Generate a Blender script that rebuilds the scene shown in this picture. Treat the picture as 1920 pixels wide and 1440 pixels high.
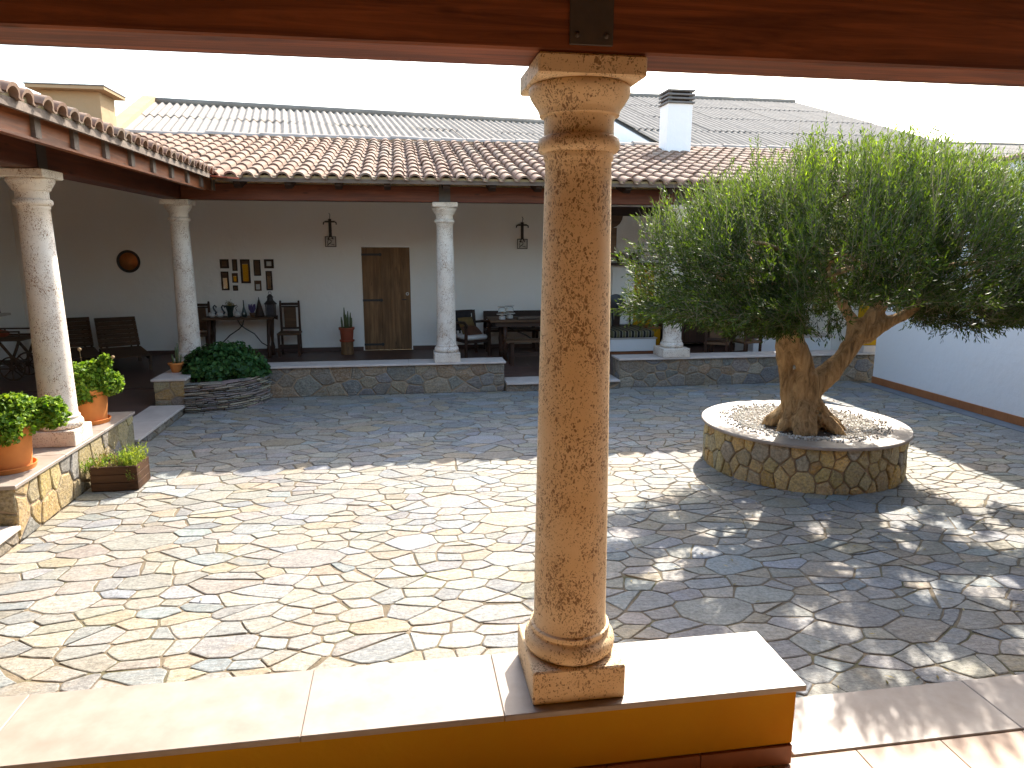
import bpy, bmesh, math, random
import numpy as np
from mathutils import Vector, Matrix, Quaternion, noise

for o in list(bpy.data.objects):
    bpy.data.objects.remove(o)
SC = bpy.context.scene
COL = SC.collection
R = math.radians

# ------------------------------------------------------------------ camera
CAM_YAW, CAM_PITCH, CAM_ROLL = R(8.929), R(11.102), R(0.116)
EYE = Vector((0.0, 0.0, 2.26))
fw = Vector((math.sin(CAM_YAW) * math.cos(CAM_PITCH), math.cos(CAM_YAW) * math.cos(CAM_PITCH), -math.sin(CAM_PITCH)))
rt = Vector((math.cos(CAM_YAW), -math.sin(CAM_YAW), 0))
up = rt.cross(fw)
rt2 = rt * math.cos(CAM_ROLL) + up * math.sin(CAM_ROLL)
up2 = -rt * math.sin(CAM_ROLL) + up * math.cos(CAM_ROLL)
cd = bpy.data.cameras.new('camera')
cd.sensor_width = 36.0
cd.lens = 36.0 * 1318.73 / 1920.0
cd.clip_start = 0.05
cd.clip_end = 2000
cam = bpy.data.objects.new('camera', cd)
COL.objects.link(cam)
m4 = Matrix((rt2, up2, -fw)).transposed().to_4x4()
m4.translation = EYE
cam.matrix_world = m4
SC.camera = cam

# ------------------------------------------------------------------ sky, sun, exposure
TO_SUN = Vector((0.58, 0.98, 1.0)).normalized()
SUN_EL = math.asin(TO_SUN.z)
SUN_AZ = math.atan2(TO_SUN.x, TO_SUN.y)
W = bpy.data.worlds.new('World')
SC.world = W
W.use_nodes = True
wn = W.node_tree.nodes
bg = wn['Background']
sky = wn.new('ShaderNodeTexSky')
sky.sky_type = 'NISHITA'
sky.sun_disc = False
sky.sun_elevation = SUN_EL
sky.sun_rotation = SUN_AZ
sky.altitude = 0
sky.air_density = 1.5
sky.dust_density = 2.6
sky.ozone_density = 1.0
W.node_tree.links.new(sky.outputs[0], bg.inputs[0])
bg.inputs[1].default_value = 0.15
sl = bpy.data.lights.new('sun', 'SUN')
sl.energy = 3.3
sl.angle = R(0.53)
sl.color = (1.0, 0.93, 0.83)
sun = bpy.data.objects.new('sun', sl)
COL.objects.link(sun)
sun.rotation_euler = TO_SUN.to_track_quat('Z', 'Y').to_euler()
sun.location = (8, 14, 14)
SC.view_settings.view_transform = 'Standard'
SC.view_settings.look = 'None'
SC.view_settings.gamma = 1.0
SC.view_settings.use_curve_mapping = False
SC.view_settings.exposure = 1.98
SC.render.engine = 'CYCLES'
SC.cycles.max_bounces = 10
SC.cycles.diffuse_bounces = 6
SC.cycles.transparent_max_bounces = 8

# ------------------------------------------------------------------ materials
class Mat:
    def __init__(s, name, rough=0.8, spec=0.3):
        s.m = bpy.data.materials.new(name)
        s.m.use_nodes = True
        s.nt = s.m.node_tree
        s.b = s.nt.nodes['Principled BSDF']
        s.b.inputs['Roughness'].default_value = rough
        s.b.inputs['Specular IOR Level'].default_value = spec
        s.tc = s.nt.nodes.new('ShaderNodeTexCoord')
        s.co = s.tc.outputs['Object']
    def link(s, a, b):
        if hasattr(a, 'is_output') or isinstance(a, bpy.types.NodeSocket):
            s.nt.links.new(a, b)
        else:
            b.default_value = a
    def map(s, scale=(1, 1, 1), rot=(0, 0, 0), src=None):
        n = s.nt.nodes.new('ShaderNodeMapping')
        n.inputs['Scale'].default_value = scale
        n.inputs['Rotation'].default_value = rot
        s.nt.links.new(src or s.co, n.inputs['Vector'])
        return n.outputs[0]
    def noise(s, scale, detail=4, rough=0.55, vec=None, dist=0.0):
        n = s.nt.nodes.new('ShaderNodeTexNoise')
        n.inputs['Scale'].default_value = scale
        n.inputs['Detail'].default_value = detail
        n.inputs['Roughness'].default_value = rough
        n.inputs['Distortion'].default_value = dist
        s.nt.links.new(vec or s.co, n.inputs['Vector'])
        return n.outputs[0]
    def voro(s, scale, vec=None, feature='F1', out='Distance'):
        n = s.nt.nodes.new('ShaderNodeTexVoronoi')
        n.feature = feature
        n.inputs['Scale'].default_value = scale
        s.nt.links.new(vec or s.co, n.inputs['Vector'])
        return n.outputs[out]
    def ramp(s, fac, stops):
        n = s.nt.nodes.new('ShaderNodeValToRGB')
        e = n.color_ramp.elements
        while len(e) < len(stops):
            e.new(0.5)
        for i, (p, c) in enumerate(stops):
            e[i].position = p
            e[i].color = (c, c, c, 1) if isinstance(c, (int, float)) else (*c, 1)
        s.nt.links.new(fac, n.inputs[0])
        return n.outputs[0]
    def mix(s, fac, a, b, blend='MIX'):
        n = s.nt.nodes.new('ShaderNodeMix')
        n.data_type = 'RGBA'
        n.blend_type = blend
        def put(v, sock):
            if isinstance(v, bpy.types.NodeSocket):
                s.nt.links.new(v, sock)
            elif isinstance(v, (int, float)):
                sock.default_value = v
            else:
                sock.default_value = (*v, 1)
        put(fac, n.inputs[0]); put(a, n.inputs[6]); put(b, n.inputs[7])
        return n.outputs[2]
    def math(s, op, a, b=0.5):
        n = s.nt.nodes.new('ShaderNodeMath')
        n.operation = op
        for v, sock in ((a, n.inputs[0]), (b, n.inputs[1])):
            if isinstance(v, bpy.types.NodeSocket):
                s.nt.links.new(v, sock)
            else:
                sock.default_value = v
        return n.outputs[0]
    def attr(s, name, out='Color'):
        n = s.nt.nodes.new('ShaderNodeAttribute')
        n.attribute_name = name
        return n.outputs[out]
    def objrand(s):
        return s.nt.nodes.new('ShaderNodeObjectInfo').outputs['Random']
    def color(s, c):
        if isinstance(c, bpy.types.NodeSocket):
            s.nt.links.new(c, s.b.inputs['Base Color'])
        else:
            s.b.inputs['Base Color'].default_value = (*c, 1)
    def bump(s, h, strength=0.3, dist=0.01, prev=None):
        n = s.nt.nodes.new('ShaderNodeBump')
        n.inputs['Strength'].default_value = strength
        n.inputs['Distance'].default_value = dist
        s.nt.links.new(h, n.inputs['Height'])
        if prev is not None:
            s.nt.links.new(prev, n.inputs['Normal'])
        s.nt.links.new(n.outputs[0], s.b.inputs['Normal'])
        return n.outputs[0]

def simple(name, c1, c2=None, scale=6, rough=0.8, bump=0.2, bscale=60, bdist=0.004, spec=0.3, metal=0.0, stretch=(1, 1, 1)):
    k = Mat(name, rough, spec)
    v = k.map(stretch)
    f = k.ramp(k.noise(scale, 6, 0.6, v), [(0.3, 0.0), (0.7, 1.0)])
    k.color(k.mix(f, c1, c2 or tuple(x * 0.75 for x in c1)))
    if bump:
        k.bump(k.noise(bscale, 5, 0.6, v), bump, bdist)
    k.b.inputs['Metallic'].default_value = metal
    return k.m

def m_attr_stone(name, dark=0.72, bump=0.5, vein=1.0):
    """natural stone: own colour per piece in attribute 'col'"""
    k = Mat(name, 0.72, 0.35)
    c = k.attr('col')
    n1 = k.ramp(k.noise(5, 6, 0.65, dist=0.6), [(0.3, 0.0), (0.72, 1.0)])
    c = k.mix(k.math('MULTIPLY', n1, 0.55 * vein), c, k.mix(1.0, c, (0.66, 0.60, 0.52), 'MULTIPLY'))
    v = k.map((2.0, 9.0, 6.0), (0.3, 0.2, 0.5))
    n2 = k.ramp(k.noise(4, 8, 0.72, v, 1.6), [(0.42, 0.0), (0.60, 1.0)])
    c = k.mix(k.math('MULTIPLY', n2, 0.36), c, (0.41, 0.39, 0.35))
    n5 = k.ramp(k.noise(3.1, 8, 0.75, k.map((8, 1.8, 5), (0.1, 0.4, 0.9)), 1.5), [(0.55, 0.0), (0.66, 1.0)])
    c = k.mix(k.math('MULTIPLY', n5, 0.38), c, (0.12, 0.105, 0.085))
    n4 = k.ramp(k.noise(2.3, 5, 0.6, dist=0.8), [(0.52, 0.0), (0.7, 1.0)])
    c = k.mix(k.math('MULTIPLY', n4, 0.42), c, (0.29, 0.22, 0.13))
    n3 = k.ramp(k.noise(46, 5, 0.7), [(0.32, dark - 0.12), (0.58, 1.0)])
    c = k.mix(1.0, c, n3, 'MULTIPLY')
    k.color(c)
    p = k.bump(k.noise(16, 8, 0.62, k.map((1, 2.2, 2.2))), bump, 0.018)
    k.bump(k.noise(110, 4, 0.65), 0.5, 0.005, p)
    return k.m

def m_travertine(name, base, warm, pit=0.28):
    k = Mat(name, 0.62, 0.35)
    n1 = k.noise(2.6, 5, 0.6, k.map((1, 1, 1.6)))
    c = k.mix(k.ramp(n1, [(0.32, 0.0), (0.68, 1.0)]), base, warm)
    # pits: clustered small dark holes
    v = k.map((1, 1, 0.72), (0.18, 0.1, 0))
    vv = k.nt.nodes.new('ShaderNodeVectorMath'); vv.operation = 'ADD'
    nn = k.nt.nodes.new('ShaderNodeTexNoise'); nn.inputs['Scale'].default_value = 38
    k.nt.links.new(v, nn.inputs['Vector'])
    sc = k.nt.nodes.new('ShaderNodeVectorMath'); sc.operation = 'SCALE'; sc.inputs['Scale'].default_value = 0.03
    k.nt.links.new(nn.outputs['Color'], sc.inputs[0])
    k.nt.links.new(v, vv.inputs[0]); k.nt.links.new(sc.outputs[0], vv.inputs[1])
    clus = k.noise(6.5, 5, 0.62, v, 0.8)
    cl = k.ramp(clus, [(0.36, 0.0), (0.66, 1.0)])
    def dots(scale, amount):
        d = k.voro(scale, vv.outputs[0])
        r = k.voro(scale, vv.outputs[0], out='Color')
        th = k.math('MULTIPLY', k.math('MULTIPLY', k.math('POWER', r, 1.6), amount), k.math('ADD', k.math('MULTIPLY', cl, 0.85), 0.30))
        return k.ramp(k.math('ADD', k.math('SUBTRACT', th, d), 0.5), [(0.46, 0.0), (0.56, 1.0)])
    pit_all = k.math('MAXIMUM', k.math('MULTIPLY', dots(88, 0.74), 0.95), k.math('MULTIPLY', dots(180, 1.0), 0.8))
    c = k.mix(k.math('MULTIPLY', pit_all, 0.85), c, (pit * 0.62, pit * 0.30, pit * 0.12))
    k.color(c)
    inv = k.math('SUBTRACT', 1.0, pit_all)
    p = k.bump(inv, 0.6, 0.006)
    k.bump(k.noise(160, 3, 0.6), 0.15, 0.002, p)
    return k.m

def m_wood(name, c1, c2, axis=0, rough=0.5, knots=True, spec=0.35, k1=14):
    k = Mat(name, rough, spec)
    st = [k1, k1, k1]; st[axis] = 0.7
    v = k.map(tuple(st))
    g = k.noise(1.6, 8, 0.65, v, 1.0)
    f = k.ramp(g, [(0.36, 0.0), (0.62, 1.0)])
    c = k.mix(f, c1, c2)
    blot = k.ramp(k.noise(1.9, 4, 0.6, k.map(tuple(0.6 if i == axis else 2.2 for i in range(3)))), [(0.35, 0.0), (0.75, 1.0)])
    c = k.mix(k.math('MULTIPLY', blot, 0.7), c, tuple(x * 0.33 for x in c1))
    if knots:
        st2 = [9, 9, 9]; st2[axis] = 2.6
        kn = k.ramp(k.voro(1.0, k.map(tuple(st2))), [(0.05, 1.0), (0.16, 0.0)])
        c = k.mix(k.math('MULTIPLY', kn, 0.8), c, tuple(x * 0.18 for x in c1))
    k.color(c)
    k.bump(g, 0.35, 0.006)
    return k.m

def m_leaf(name, stops, under=None, trans=0.35, rough=0.45):
    k = Mat(name, rough, 0.16)
    c = k.ramp(k.attr('rnd', 'Fac'), stops)
    if under:
        ge = k.nt.nodes.new('ShaderNodeNewGeometry')
        c = k.mix(k.math('MULTIPLY', ge.outputs['Backfacing'], 0.75), c, under)
    k.color(c)
    tr = k.nt.nodes.new('ShaderNodeBsdfTranslucent')
    bright = k.mix(1.0, c, (1.85, 1.9, 0.6), 'MULTIPLY')
    k.nt.links.new(bright, tr.inputs[0])
    mx = k.nt.nodes.new('ShaderNodeMixShader')
    mx.inputs[0].default_value = trans
    out = k.nt.nodes['Material Output']
    k.nt.links.new(k.b.outputs[0], mx.inputs[1])
    k.nt.links.new(tr.outputs[0], mx.inputs[2])
    k.nt.links.new(mx.outputs[0], out.inputs[0])
    return k.m

def m_wall(name, c, stain=(0.5, 0.42, 0.3), amt=0.25):
    k = Mat(name, 0.9, 0.2)
    n = k.ramp(k.noise(0.9, 6, 0.6), [(0.4, 0.0), (0.75, 1.0)])
    col = k.mix(k.math('MULTIPLY', n, amt), c, tuple(c[i] * stain[i] / max(stain) for i in range(3)))
    k.color(col)
    p = k.bump(k.noise(4.5, 4, 0.55), 0.45, 0.03)
    k.bump(k.noise(55, 5, 0.6), 0.3, 0.004, p)
    return k.m

def m_rooftile(name, by_object):
    k = Mat(name, 0.85, 0.2)
    r = k.objrand() if by_object else k.attr('rnd', 'Fac')
    c = k.ramp(r, [(0.0, (0.16, 0.085, 0.055)), (0.35, (0.20, 0.115, 0.078)), (0.7, (0.235, 0.15, 0.105)), (1.0, (0.18, 0.13, 0.098))])
    g = k.tc.outputs['Object'] if not by_object else None
    n = k.ramp(k.noise(9, 6, 0.65), [(0.35, 0.0), (0.7, 1.0)])
    c = k.mix(k.math('MULTIPLY', n, 0.45), c, (0.26, 0.205, 0.155))
    n2 = k.ramp(k.noise(30, 5, 0.6), [(0.55, 0.0), (0.75, 1.0)])
    c = k.mix(k.math('MULTIPLY', n2, 0.5), c, (0.17, 0.11, 0.08))
    k.color(c)
    k.bump(k.noise(60, 5, 0.6), 0.3, 0.004)
    return k.m

MT = {}
MT['paving'] = m_attr_stone('paving_stone_mat')
MT['facing'] = m_attr_stone('facing_stone_mat', 0.6, 0.8)
MT['slate'] = m_attr_stone('slate_mat', 0.6, 0.8, 0.6)
k = Mat('sandy_joint_mat', 0.95, 0.15)
c = k.mix(k.ramp(k.noise(5, 6, 0.6), [(0.3, 0.0), (0.7, 1.0)]), (0.225, 0.18, 0.123), (0.09, 0.072, 0.05))
c = k.mix(k.math('MULTIPLY', k.ramp(k.noise(1.7, 6, 0.65), [(0.54, 0.0), (0.66, 1.0)]), 0.7), c, (0.085, 0.095, 0.035))
k.color(c)
k.bump(k.noise(90, 5, 0.6), 0.6, 0.01)
MT['joint'] = k.m
MT['mortar'] = simple('wall_mortar_mat', (0.36, 0.28, 0.19), (0.24, 0.18, 0.12), 7, 0.95, 0.5, 80, 0.008)
MT['trav_bounce'] = m_travertine('bounce_lit_travertine_mat', (0.77, 0.60, 0.385), (0.66, 0.47, 0.26), 0.28)  # pale travertine with warm bounced light put into its colour
MT['trav'] = m_travertine('pale_travertine_mat', (0.76, 0.69, 0.60), (0.68, 0.57, 0.45), 0.40)
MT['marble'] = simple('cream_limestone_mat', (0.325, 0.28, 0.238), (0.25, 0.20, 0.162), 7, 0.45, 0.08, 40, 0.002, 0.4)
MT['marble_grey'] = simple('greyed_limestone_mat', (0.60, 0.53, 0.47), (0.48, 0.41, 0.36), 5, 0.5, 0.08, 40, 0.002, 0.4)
MT['white'] = m_wall('white_render_mat', (0.88, 0.86, 0.82), (0.62, 0.54, 0.44), 0.3)
MT['white_side'] = m_wall('courtyard_white_render_mat', (0.86, 0.86, 0.86), (0.7, 0.68, 0.64), 0.3)
MT['ochre'] = m_wall('ochre_paint_mat', (0.42, 0.228, 0.006), (0.50, 0.34, 0.10), 0.9)
MT['beam'] = m_wood('red_brown_beam_mat', (0.32, 0.098, 0.036), (0.105, 0.030, 0.014), 0, 0.5)
MT['blocking'] = m_wood('bounce_lit_board_mat', (0.30, 0.095, 0.030), (0.13, 0.038, 0.014), 1, 0.5)  # orange lift in the wood imitates light bounced up to the eave
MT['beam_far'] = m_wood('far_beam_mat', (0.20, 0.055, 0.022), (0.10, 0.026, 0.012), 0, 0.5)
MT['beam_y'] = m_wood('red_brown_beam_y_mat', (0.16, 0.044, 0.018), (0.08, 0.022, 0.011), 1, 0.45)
MT['darkwood'] = m_wood('dark_wood_mat', (0.060, 0.028, 0.015), (0.028, 0.014, 0.009), 0, 0.55, False)
MT['darkwood_z'] = m_wood('dark_wood_z_mat', (0.085, 0.035, 0.018), (0.040, 0.018, 0.010), 2, 0.5, False)
MT['midwood'] = m_wood('brown_wood_mat', (0.16, 0.085, 0.040), (0.09, 0.045, 0.022), 0, 0.6, False)
MT['ceiling'] = m_wood('pale_ceiling_board_mat', (0.60, 0.36, 0.15), (0.50, 0.27, 0.10), 0, 0.6, False)
MT['doorwood'] = m_wood('door_wood_mat', (0.33, 0.18, 0.08), (0.17, 0.085, 0.036), 2, 0.6, True, 0.3, 10)
MT['greywood'] = m_wood('lit_grey_wood_mat', (0.20, 0.15, 0.115), (0.12, 0.085, 0.065), 0, 0.75, False)  # grey of the lit wing rafter ends put into the wood colour
MT['boxwood'] = m_wood('planter_board_mat', (0.11, 0.056, 0.027), (0.06, 0.03, 0.016), 0, 0.75, True, 0.2, 9)
MT['lounger'] = m_wood('lounger_wood_mat', (0.12, 0.065, 0.032), (0.06, 0.032, 0.018), 0, 0.7, False)
MT['iron'] = simple('black_iron_mat', (0.022, 0.02, 0.02), (0.045, 0.035, 0.03), 20, 0.55, 0.2, 80, 0.002, 0.5)
MT['plate'] = simple('grey_brown_steel_mat', (0.070, 0.055, 0.046), (0.05, 0.04, 0.034), 12, 0.5, 0.1, 60, 0.002, 0.5)
MT['terracotta'] = simple('terracotta_mat', (0.66, 0.235, 0.055), (0.54, 0.18, 0.045), 5, 0.8, 0.15, 70, 0.002)
MT['terracotta_dark'] = simple('dark_terracotta_mat', (0.34, 0.08, 0.035), (0.26, 0.06, 0.03), 6, 0.7, 0.15, 70, 0.002)
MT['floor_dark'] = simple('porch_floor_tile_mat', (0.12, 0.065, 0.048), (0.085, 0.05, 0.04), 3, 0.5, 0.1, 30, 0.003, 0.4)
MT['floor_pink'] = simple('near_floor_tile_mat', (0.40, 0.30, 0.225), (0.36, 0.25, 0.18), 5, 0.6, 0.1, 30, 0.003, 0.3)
MT['skirt'] = simple('brown_skirting_tile_mat', (0.30, 0.11, 0.045), (0.22, 0.08, 0.035), 6, 0.5, 0.1, 40, 0.002)
MT['skirt_red'] = simple('terracotta_skirting_mat', (0.42, 0.17, 0.065), (0.33, 0.125, 0.05), 6, 0.5, 0.1, 40, 0.002)
MT['pale_sand'] = simple('pale_grit_mat', (0.52, 0.48, 0.42), (0.36, 0.32, 0.27), 14, 0.95, 0.6, 90, 0.01)
MT['drain'] = simple('grey_strip_mat', (0.19, 0.205, 0.22), (0.14, 0.15, 0.165), 5, 0.8, 0.3, 40, 0.004)
MT['rooftile'] = m_rooftile('clay_roof_tile_mat', True)
MT['rooftile_mass'] = m_rooftile('clay_roof_tile_mass_mat', False)
MT['roofmortar'] = simple('eave_mortar_mat', (0.42, 0.33, 0.20), (0.30, 0.24, 0.13), 6, 0.95, 0.5, 50, 0.008)
MT['capmortar'] = simple('ridge_cap_mat', (0.40, 0.35, 0.30), (0.26, 0.22, 0.19), 6, 0.9, 0.4, 50, 0.006)
MT['cement'] = simple('fibre_cement_mat', (0.29, 0.25, 0.205), (0.20, 0.17, 0.14), 2.5, 0.9, 0.2, 40, 0.004)
MT['cement_grey'] = simple('old_fibre_cement_mat', (0.23, 0.205, 0.175), (0.16, 0.14, 0.12), 1.5, 0.9, 0.2, 40, 0.004)
MT['tan'] = m_wall('tan_render_mat', (0.34, 0.25, 0.15), (0.5, 0.42, 0.3), 0.5)
MT['concrete'] = simple('grey_concrete_mat', (0.20, 0.19, 0.185), (0.13, 0.125, 0.12), 8, 0.85, 0.3, 60, 0.004)
MT['earth'] = simple('earth_mat', (0.085, 0.055, 0.034), (0.05, 0.034, 0.022), 9, 0.95, 0.7, 60, 0.02)
MT['drygound'] = simple('dry_ground_mat', (0.33, 0.26, 0.17), (0.25, 0.20, 0.12), 0.4, 0.95, 0.4, 8, 0.05)
MT['gravel'] = m_attr_stone('white_gravel_mat', 0.85, 0.2, 0.2)
MT['copper'] = simple('copper_mat', (0.45, 0.17, 0.05), (0.30, 0.10, 0.03), 8, 0.32, 0.3, 30, 0.004, 0.5, 0.9)
MT['mirror'] = simple('mirror_glass_mat', (0.75, 0.75, 0.72), (0.7, 0.7, 0.68), 3, 0.06, 0, 1, 0, 0.5, 1.0)
MT['cream'] = simple('cream_fabric_mat', (0.74, 0.73, 0.72), (0.66, 0.65, 0.64), 12, 0.95, 0.4, 140, 0.003)
MT['olivefab'] = simple('mustard_fabric_mat', (0.20, 0.13, 0.045), (0.14, 0.09, 0.035), 12, 0.95, 0.4, 140, 0.003)
MT['brownfab'] = simple('brown_fabric_mat', (0.16, 0.075, 0.045), (0.11, 0.05, 0.03), 12, 0.95, 0.4, 140, 0.003)
MT['darkfab'] = simple('dark_fabric_mat', (0.035, 0.028, 0.03), (0.02, 0.018, 0.02), 12, 0.95, 0.4, 140, 0.003)
MT['bluedark'] = simple('dark_blue_glaze_mat', (0.018, 0.022, 0.035), (0.03, 0.034, 0.045), 9, 0.35, 0.1, 40, 0.002, 0.5)
MT['porcelain'] = simple('white_glaze_mat', (0.62, 0.61, 0.58), (0.45, 0.43, 0.40), 14, 0.3, 0.05, 40, 0.001, 0.5)
MT['darkgreen'] = simple('dark_green_glaze_mat', (0.012, 0.022, 0.017), (0.02, 0.03, 0.022), 9, 0.3, 0.1, 40, 0.002, 0.5)
MT['cactus'] = simple('cactus_mat', (0.085, 0.12, 0.05), (0.14, 0.15, 0.07), 14, 0.7, 0.3, 60, 0.004)
MT['lavender'] = simple('purple_flower_mat', (0.10, 0.07, 0.20), (0.06, 0.05, 0.12), 20, 0.8, 0.2, 60, 0.003)
MT['drystem'] = simple('dry_stem_mat', (0.33, 0.23, 0.12), (0.22, 0.15, 0.08), 10, 0.9, 0.2, 60, 0.003)
MT['bark'] = None
k = Mat('stripe_fabric_mat', 0.95, 0.15)
wv = k.nt.nodes.new('ShaderNodeTexWave'); wv.bands_direction = 'X'
wv.inputs['Scale'].default_value = 2.6; wv.inputs['Distortion'].default_value = 0.0
k.nt.links.new(k.co, wv.inputs['Vector'])
k.color(k.ramp(wv.outputs['Fac'], [(0.30, (0.03, 0.028, 0.028)), (0.36, (0.30, 0.27, 0.20)), (0.62, (0.30, 0.27, 0.20)), (0.68, (0.13, 0.12, 0.06))]))
k.bump(k.noise(150, 3), 0.4, 0.003)
MT['stripe'] = k.m
k = Mat('clear_glass_mat', 0.03, 0.5)
k.b.inputs['Transmission Weight'].default_value = 1.0
k.b.inputs['IOR'].default_value = 1.45
k.color((0.96, 0.98, 0.98))
MT['glass'] = k.m
# olive bark
k = Mat('olive_bark_mat', 0.92, 0.15)
vv = k.map((7, 7, 1.6))
g1 = k.noise(2.2, 9, 0.7, vv, 1.3)
c = k.ramp(g1, [(0.28, (0.09, 0.055, 0.027)), (0.46, (0.36, 0.23, 0.11)), (0.62, (0.54, 0.365, 0.185)), (0.8, (0.62, 0.46, 0.26))])
hol = k.ramp(k.voro(5.0, k.map((1, 1, 0.6))), [(0.04, 1.0), (0.11, 0.0)])
c = k.mix(k.math('MULTIPLY', hol, 0.8), c, (0.035, 0.02, 0.01))
k.color(c)
p = k.bump(g1, 0.9, 0.04)
k.bump(k.noise(60, 5, 0.65, k.map((1, 1, 0.4))), 0.5, 0.01, p)
MT['bark'] = k.m
MT['olive'] = m_leaf('olive_leaf_mat', [(0.0, (0.020, 0.034, 0.007)), (0.42, (0.048, 0.082, 0.011)), (0.66, (0.125, 0.195, 0.016)), (1.0, (0.31, 0.42, 0.025))], (0.075, 0.10, 0.038), 0.28, 0.5)
MT['geranium'] = m_leaf('geranium_leaf_mat', [(0.0, (0.045, 0.11, 0.010)), (0.5, (0.12, 0.22, 0.018)), (1.0, (0.27, 0.36, 0.04))], (0.15, 0.22, 0.06), 0.36, 0.5)
MT['shrub'] = m_leaf('dark_shrub_leaf_mat', [(0.0, (0.018, 0.055, 0.016)), (0.6, (0.035, 0.095, 0.024)), (1.0, (0.075, 0.15, 0.04))], (0.07, 0.12, 0.05), 0.25, 0.4)
MT['herb'] = m_leaf('herb_leaf_mat', [(0.0, (0.07, 0.11, 0.02)), (0.5, (0.16, 0.21, 0.035)), (1.0, (0.30, 0.33, 0.06))], (0.2, 0.24, 0.08), 0.4, 0.5)
MT['dryherb'] = m_leaf('dry_herb_leaf_mat', [(0.0, (0.10, 0.085, 0.03)), (0.6, (0.22, 0.17, 0.07)), (1.0, (0.40, 0.34, 0.22))], None, 0.3, 0.7)

# ------------------------------------------------------------------ mesh helpers
class MB:
    def __init__(s):
        s.v = []; s.f = []
    def add(s, verts, faces):
        k = len(s.v)
        s.v += [tuple(p) for p in verts]
        s.f += [tuple(i + k for i in f) for f in faces]
        return s
    def box(s, x0, x1, y0, y1, z0, z1):
        return s.add([(x0, y0, z0), (x1, y0, z0), (x1, y1, z0), (x0, y1, z0), (x0, y0, z1), (x1, y0, z1), (x1, y1, z1), (x0, y1, z1)],
                     [(0, 3, 2, 1), (4, 5, 6, 7), (0, 1, 5, 4), (1, 2, 6, 5), (2, 3, 7, 6), (3, 0, 4, 7)])
    def obox(s, c, size, M=None):
        x, y, z = (q / 2 for q in size)
        P = [Vector(p) for p in ((-x, -y, -z), (x, -y, -z), (x, y, -z), (-x, y, -z), (-x, -y, z), (x, -y, z), (x, y, z), (-x, y, z))]
        P = [(M @ p if M else p) + Vector(c) for p in P]
        return s.add(P, [(0, 3, 2, 1), (4, 5, 6, 7), (0, 1, 5, 4), (1, 2, 6, 5), (2, 3, 7, 6), (3, 0, 4, 7)])
    def bar(s, a, b, w, h=None, upv=(0, 0, 1)):
        a = Vector(a); b = Vector(b); h = h or w
        d = (b - a).normalized()
        u = Vector(upv)
        if abs(d.dot(u)) > 0.98:
            u = Vector((0, 1, 0))
        sx = d.cross(u).normalized(); sy = sx.cross(d).normalized()
        P = []
        for q in (a, b):
            for i, j in ((-1, -1), (1, -1), (1, 1), (-1, 1)):
                P.append(q + sx * w / 2 * i + sy * h / 2 * j)
        return s.add(P, [(3, 2, 1, 0), (4, 5, 6, 7), (0, 1, 5, 4), (1, 2, 6, 5), (2, 3, 7, 6), (3, 0, 4, 7)])
    def tube(s, pts, rad, n=10, cap=True):
        pts = [Vector(p) for p in pts]
        if isinstance(rad, (int, float)):
            rad = [rad] * len(pts)
        V = []; prev = None
        for i, p in enumerate(pts):
            d = (pts[min(i + 1, len(pts) - 1)] - pts[max(i - 1, 0)]).normalized()
            if prev is None:
                u = Vector((1, 0, 0)) if abs(d.x) < 0.9 else Vector((0, 1, 0))
                u = (u - d * u.dot(d)).normalized()
            else:
                u = (prev - d * prev.dot(d)).normalized()
            prev = u
            w = d.cross(u)
            for k in range(n):
                a = 2 * math.pi * k / n
                V.append(p + (u * math.cos(a) + w * math.sin(a)) * rad[i])
        F = []
        for i in range(len(pts) - 1):
            for k in range(n):
                F.append((i * n + k, i * n + (k + 1) % n, (i + 1) * n + (k + 1) % n, (i + 1) * n + k))
        if cap:
            F.append(tuple(range(n - 1, -1, -1)))
            F.append(tuple((len(pts) - 1) * n + k for k in range(n)))
        return s.add(V, F)
    def lathe(s, prof, c=(0, 0, 0), n=32, cap=True, M=None):
        V = []; F = []
        for r, z in prof:
            for k in range(n):
                a = 2 * math.pi * k / n
                p = Vector((r * math.cos(a), r * math.sin(a), z))
                V.append((M @ p if M else p) + Vector(c))
        for i in range(len(prof) - 1):
            for k in range(n):
                F.append((i * n + k, i * n + (k + 1) % n, (i + 1) * n + (k + 1) % n, (i + 1) * n + k))
        if cap:
            F.append(tuple(range(n - 1, -1, -1)))
            F.append(tuple((len(prof) - 1) * n + k for k in range(n)))
        return s.add(V, F)
    def prism(s, poly, z0, z1):
        n = len(poly)
        V = [(x, y, z0) for x, y in poly] + [(x, y, z1) for x, y in poly]
        F = [tuple(range(n - 1, -1, -1)), tuple(range(n, 2 * n))]
        F += [(i, (i + 1) % n, n + (i + 1) % n, n + i) for i in range(n)]
        return s.add(V, F)

def root_loc(o):
    while o.parent:
        o = o.parent
    return o.location

def build(mb, name, mat, parent=None, smooth=False, bev=0.0, local=False, sub=0, kind=None, auto=None):
    me = bpy.data.meshes.new(name)
    v = mb.v
    if parent is not None and not local:
        L = root_loc(parent)
        v = [(p[0] - L.x, p[1] - L.y, p[2] - L.z) for p in v]
    me.from_pydata(v, [], mb.f)
    if bev or sub:
        bm = bmesh.new(); bm.from_mesh(me)
        if bev:
            bmesh.ops.bevel(bm, geom=list(bm.edges), offset=bev, segments=1, affect='EDGES', clamp_overlap=True)
        bm.to_mesh(me); bm.free()
    me.materials.append(MT[mat])
    if smooth:
        me.polygons.foreach_set('use_smooth', [True] * len(me.polygons))
        if auto:
            me.set_sharp_from_angle(angle=R(auto))
    me.update()
    o = bpy.data.objects.new(name, me)
    COL.objects.link(o)
    if parent is not None:
        o.parent = parent
    if kind:
        o['kind'] = kind
    return o

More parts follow.
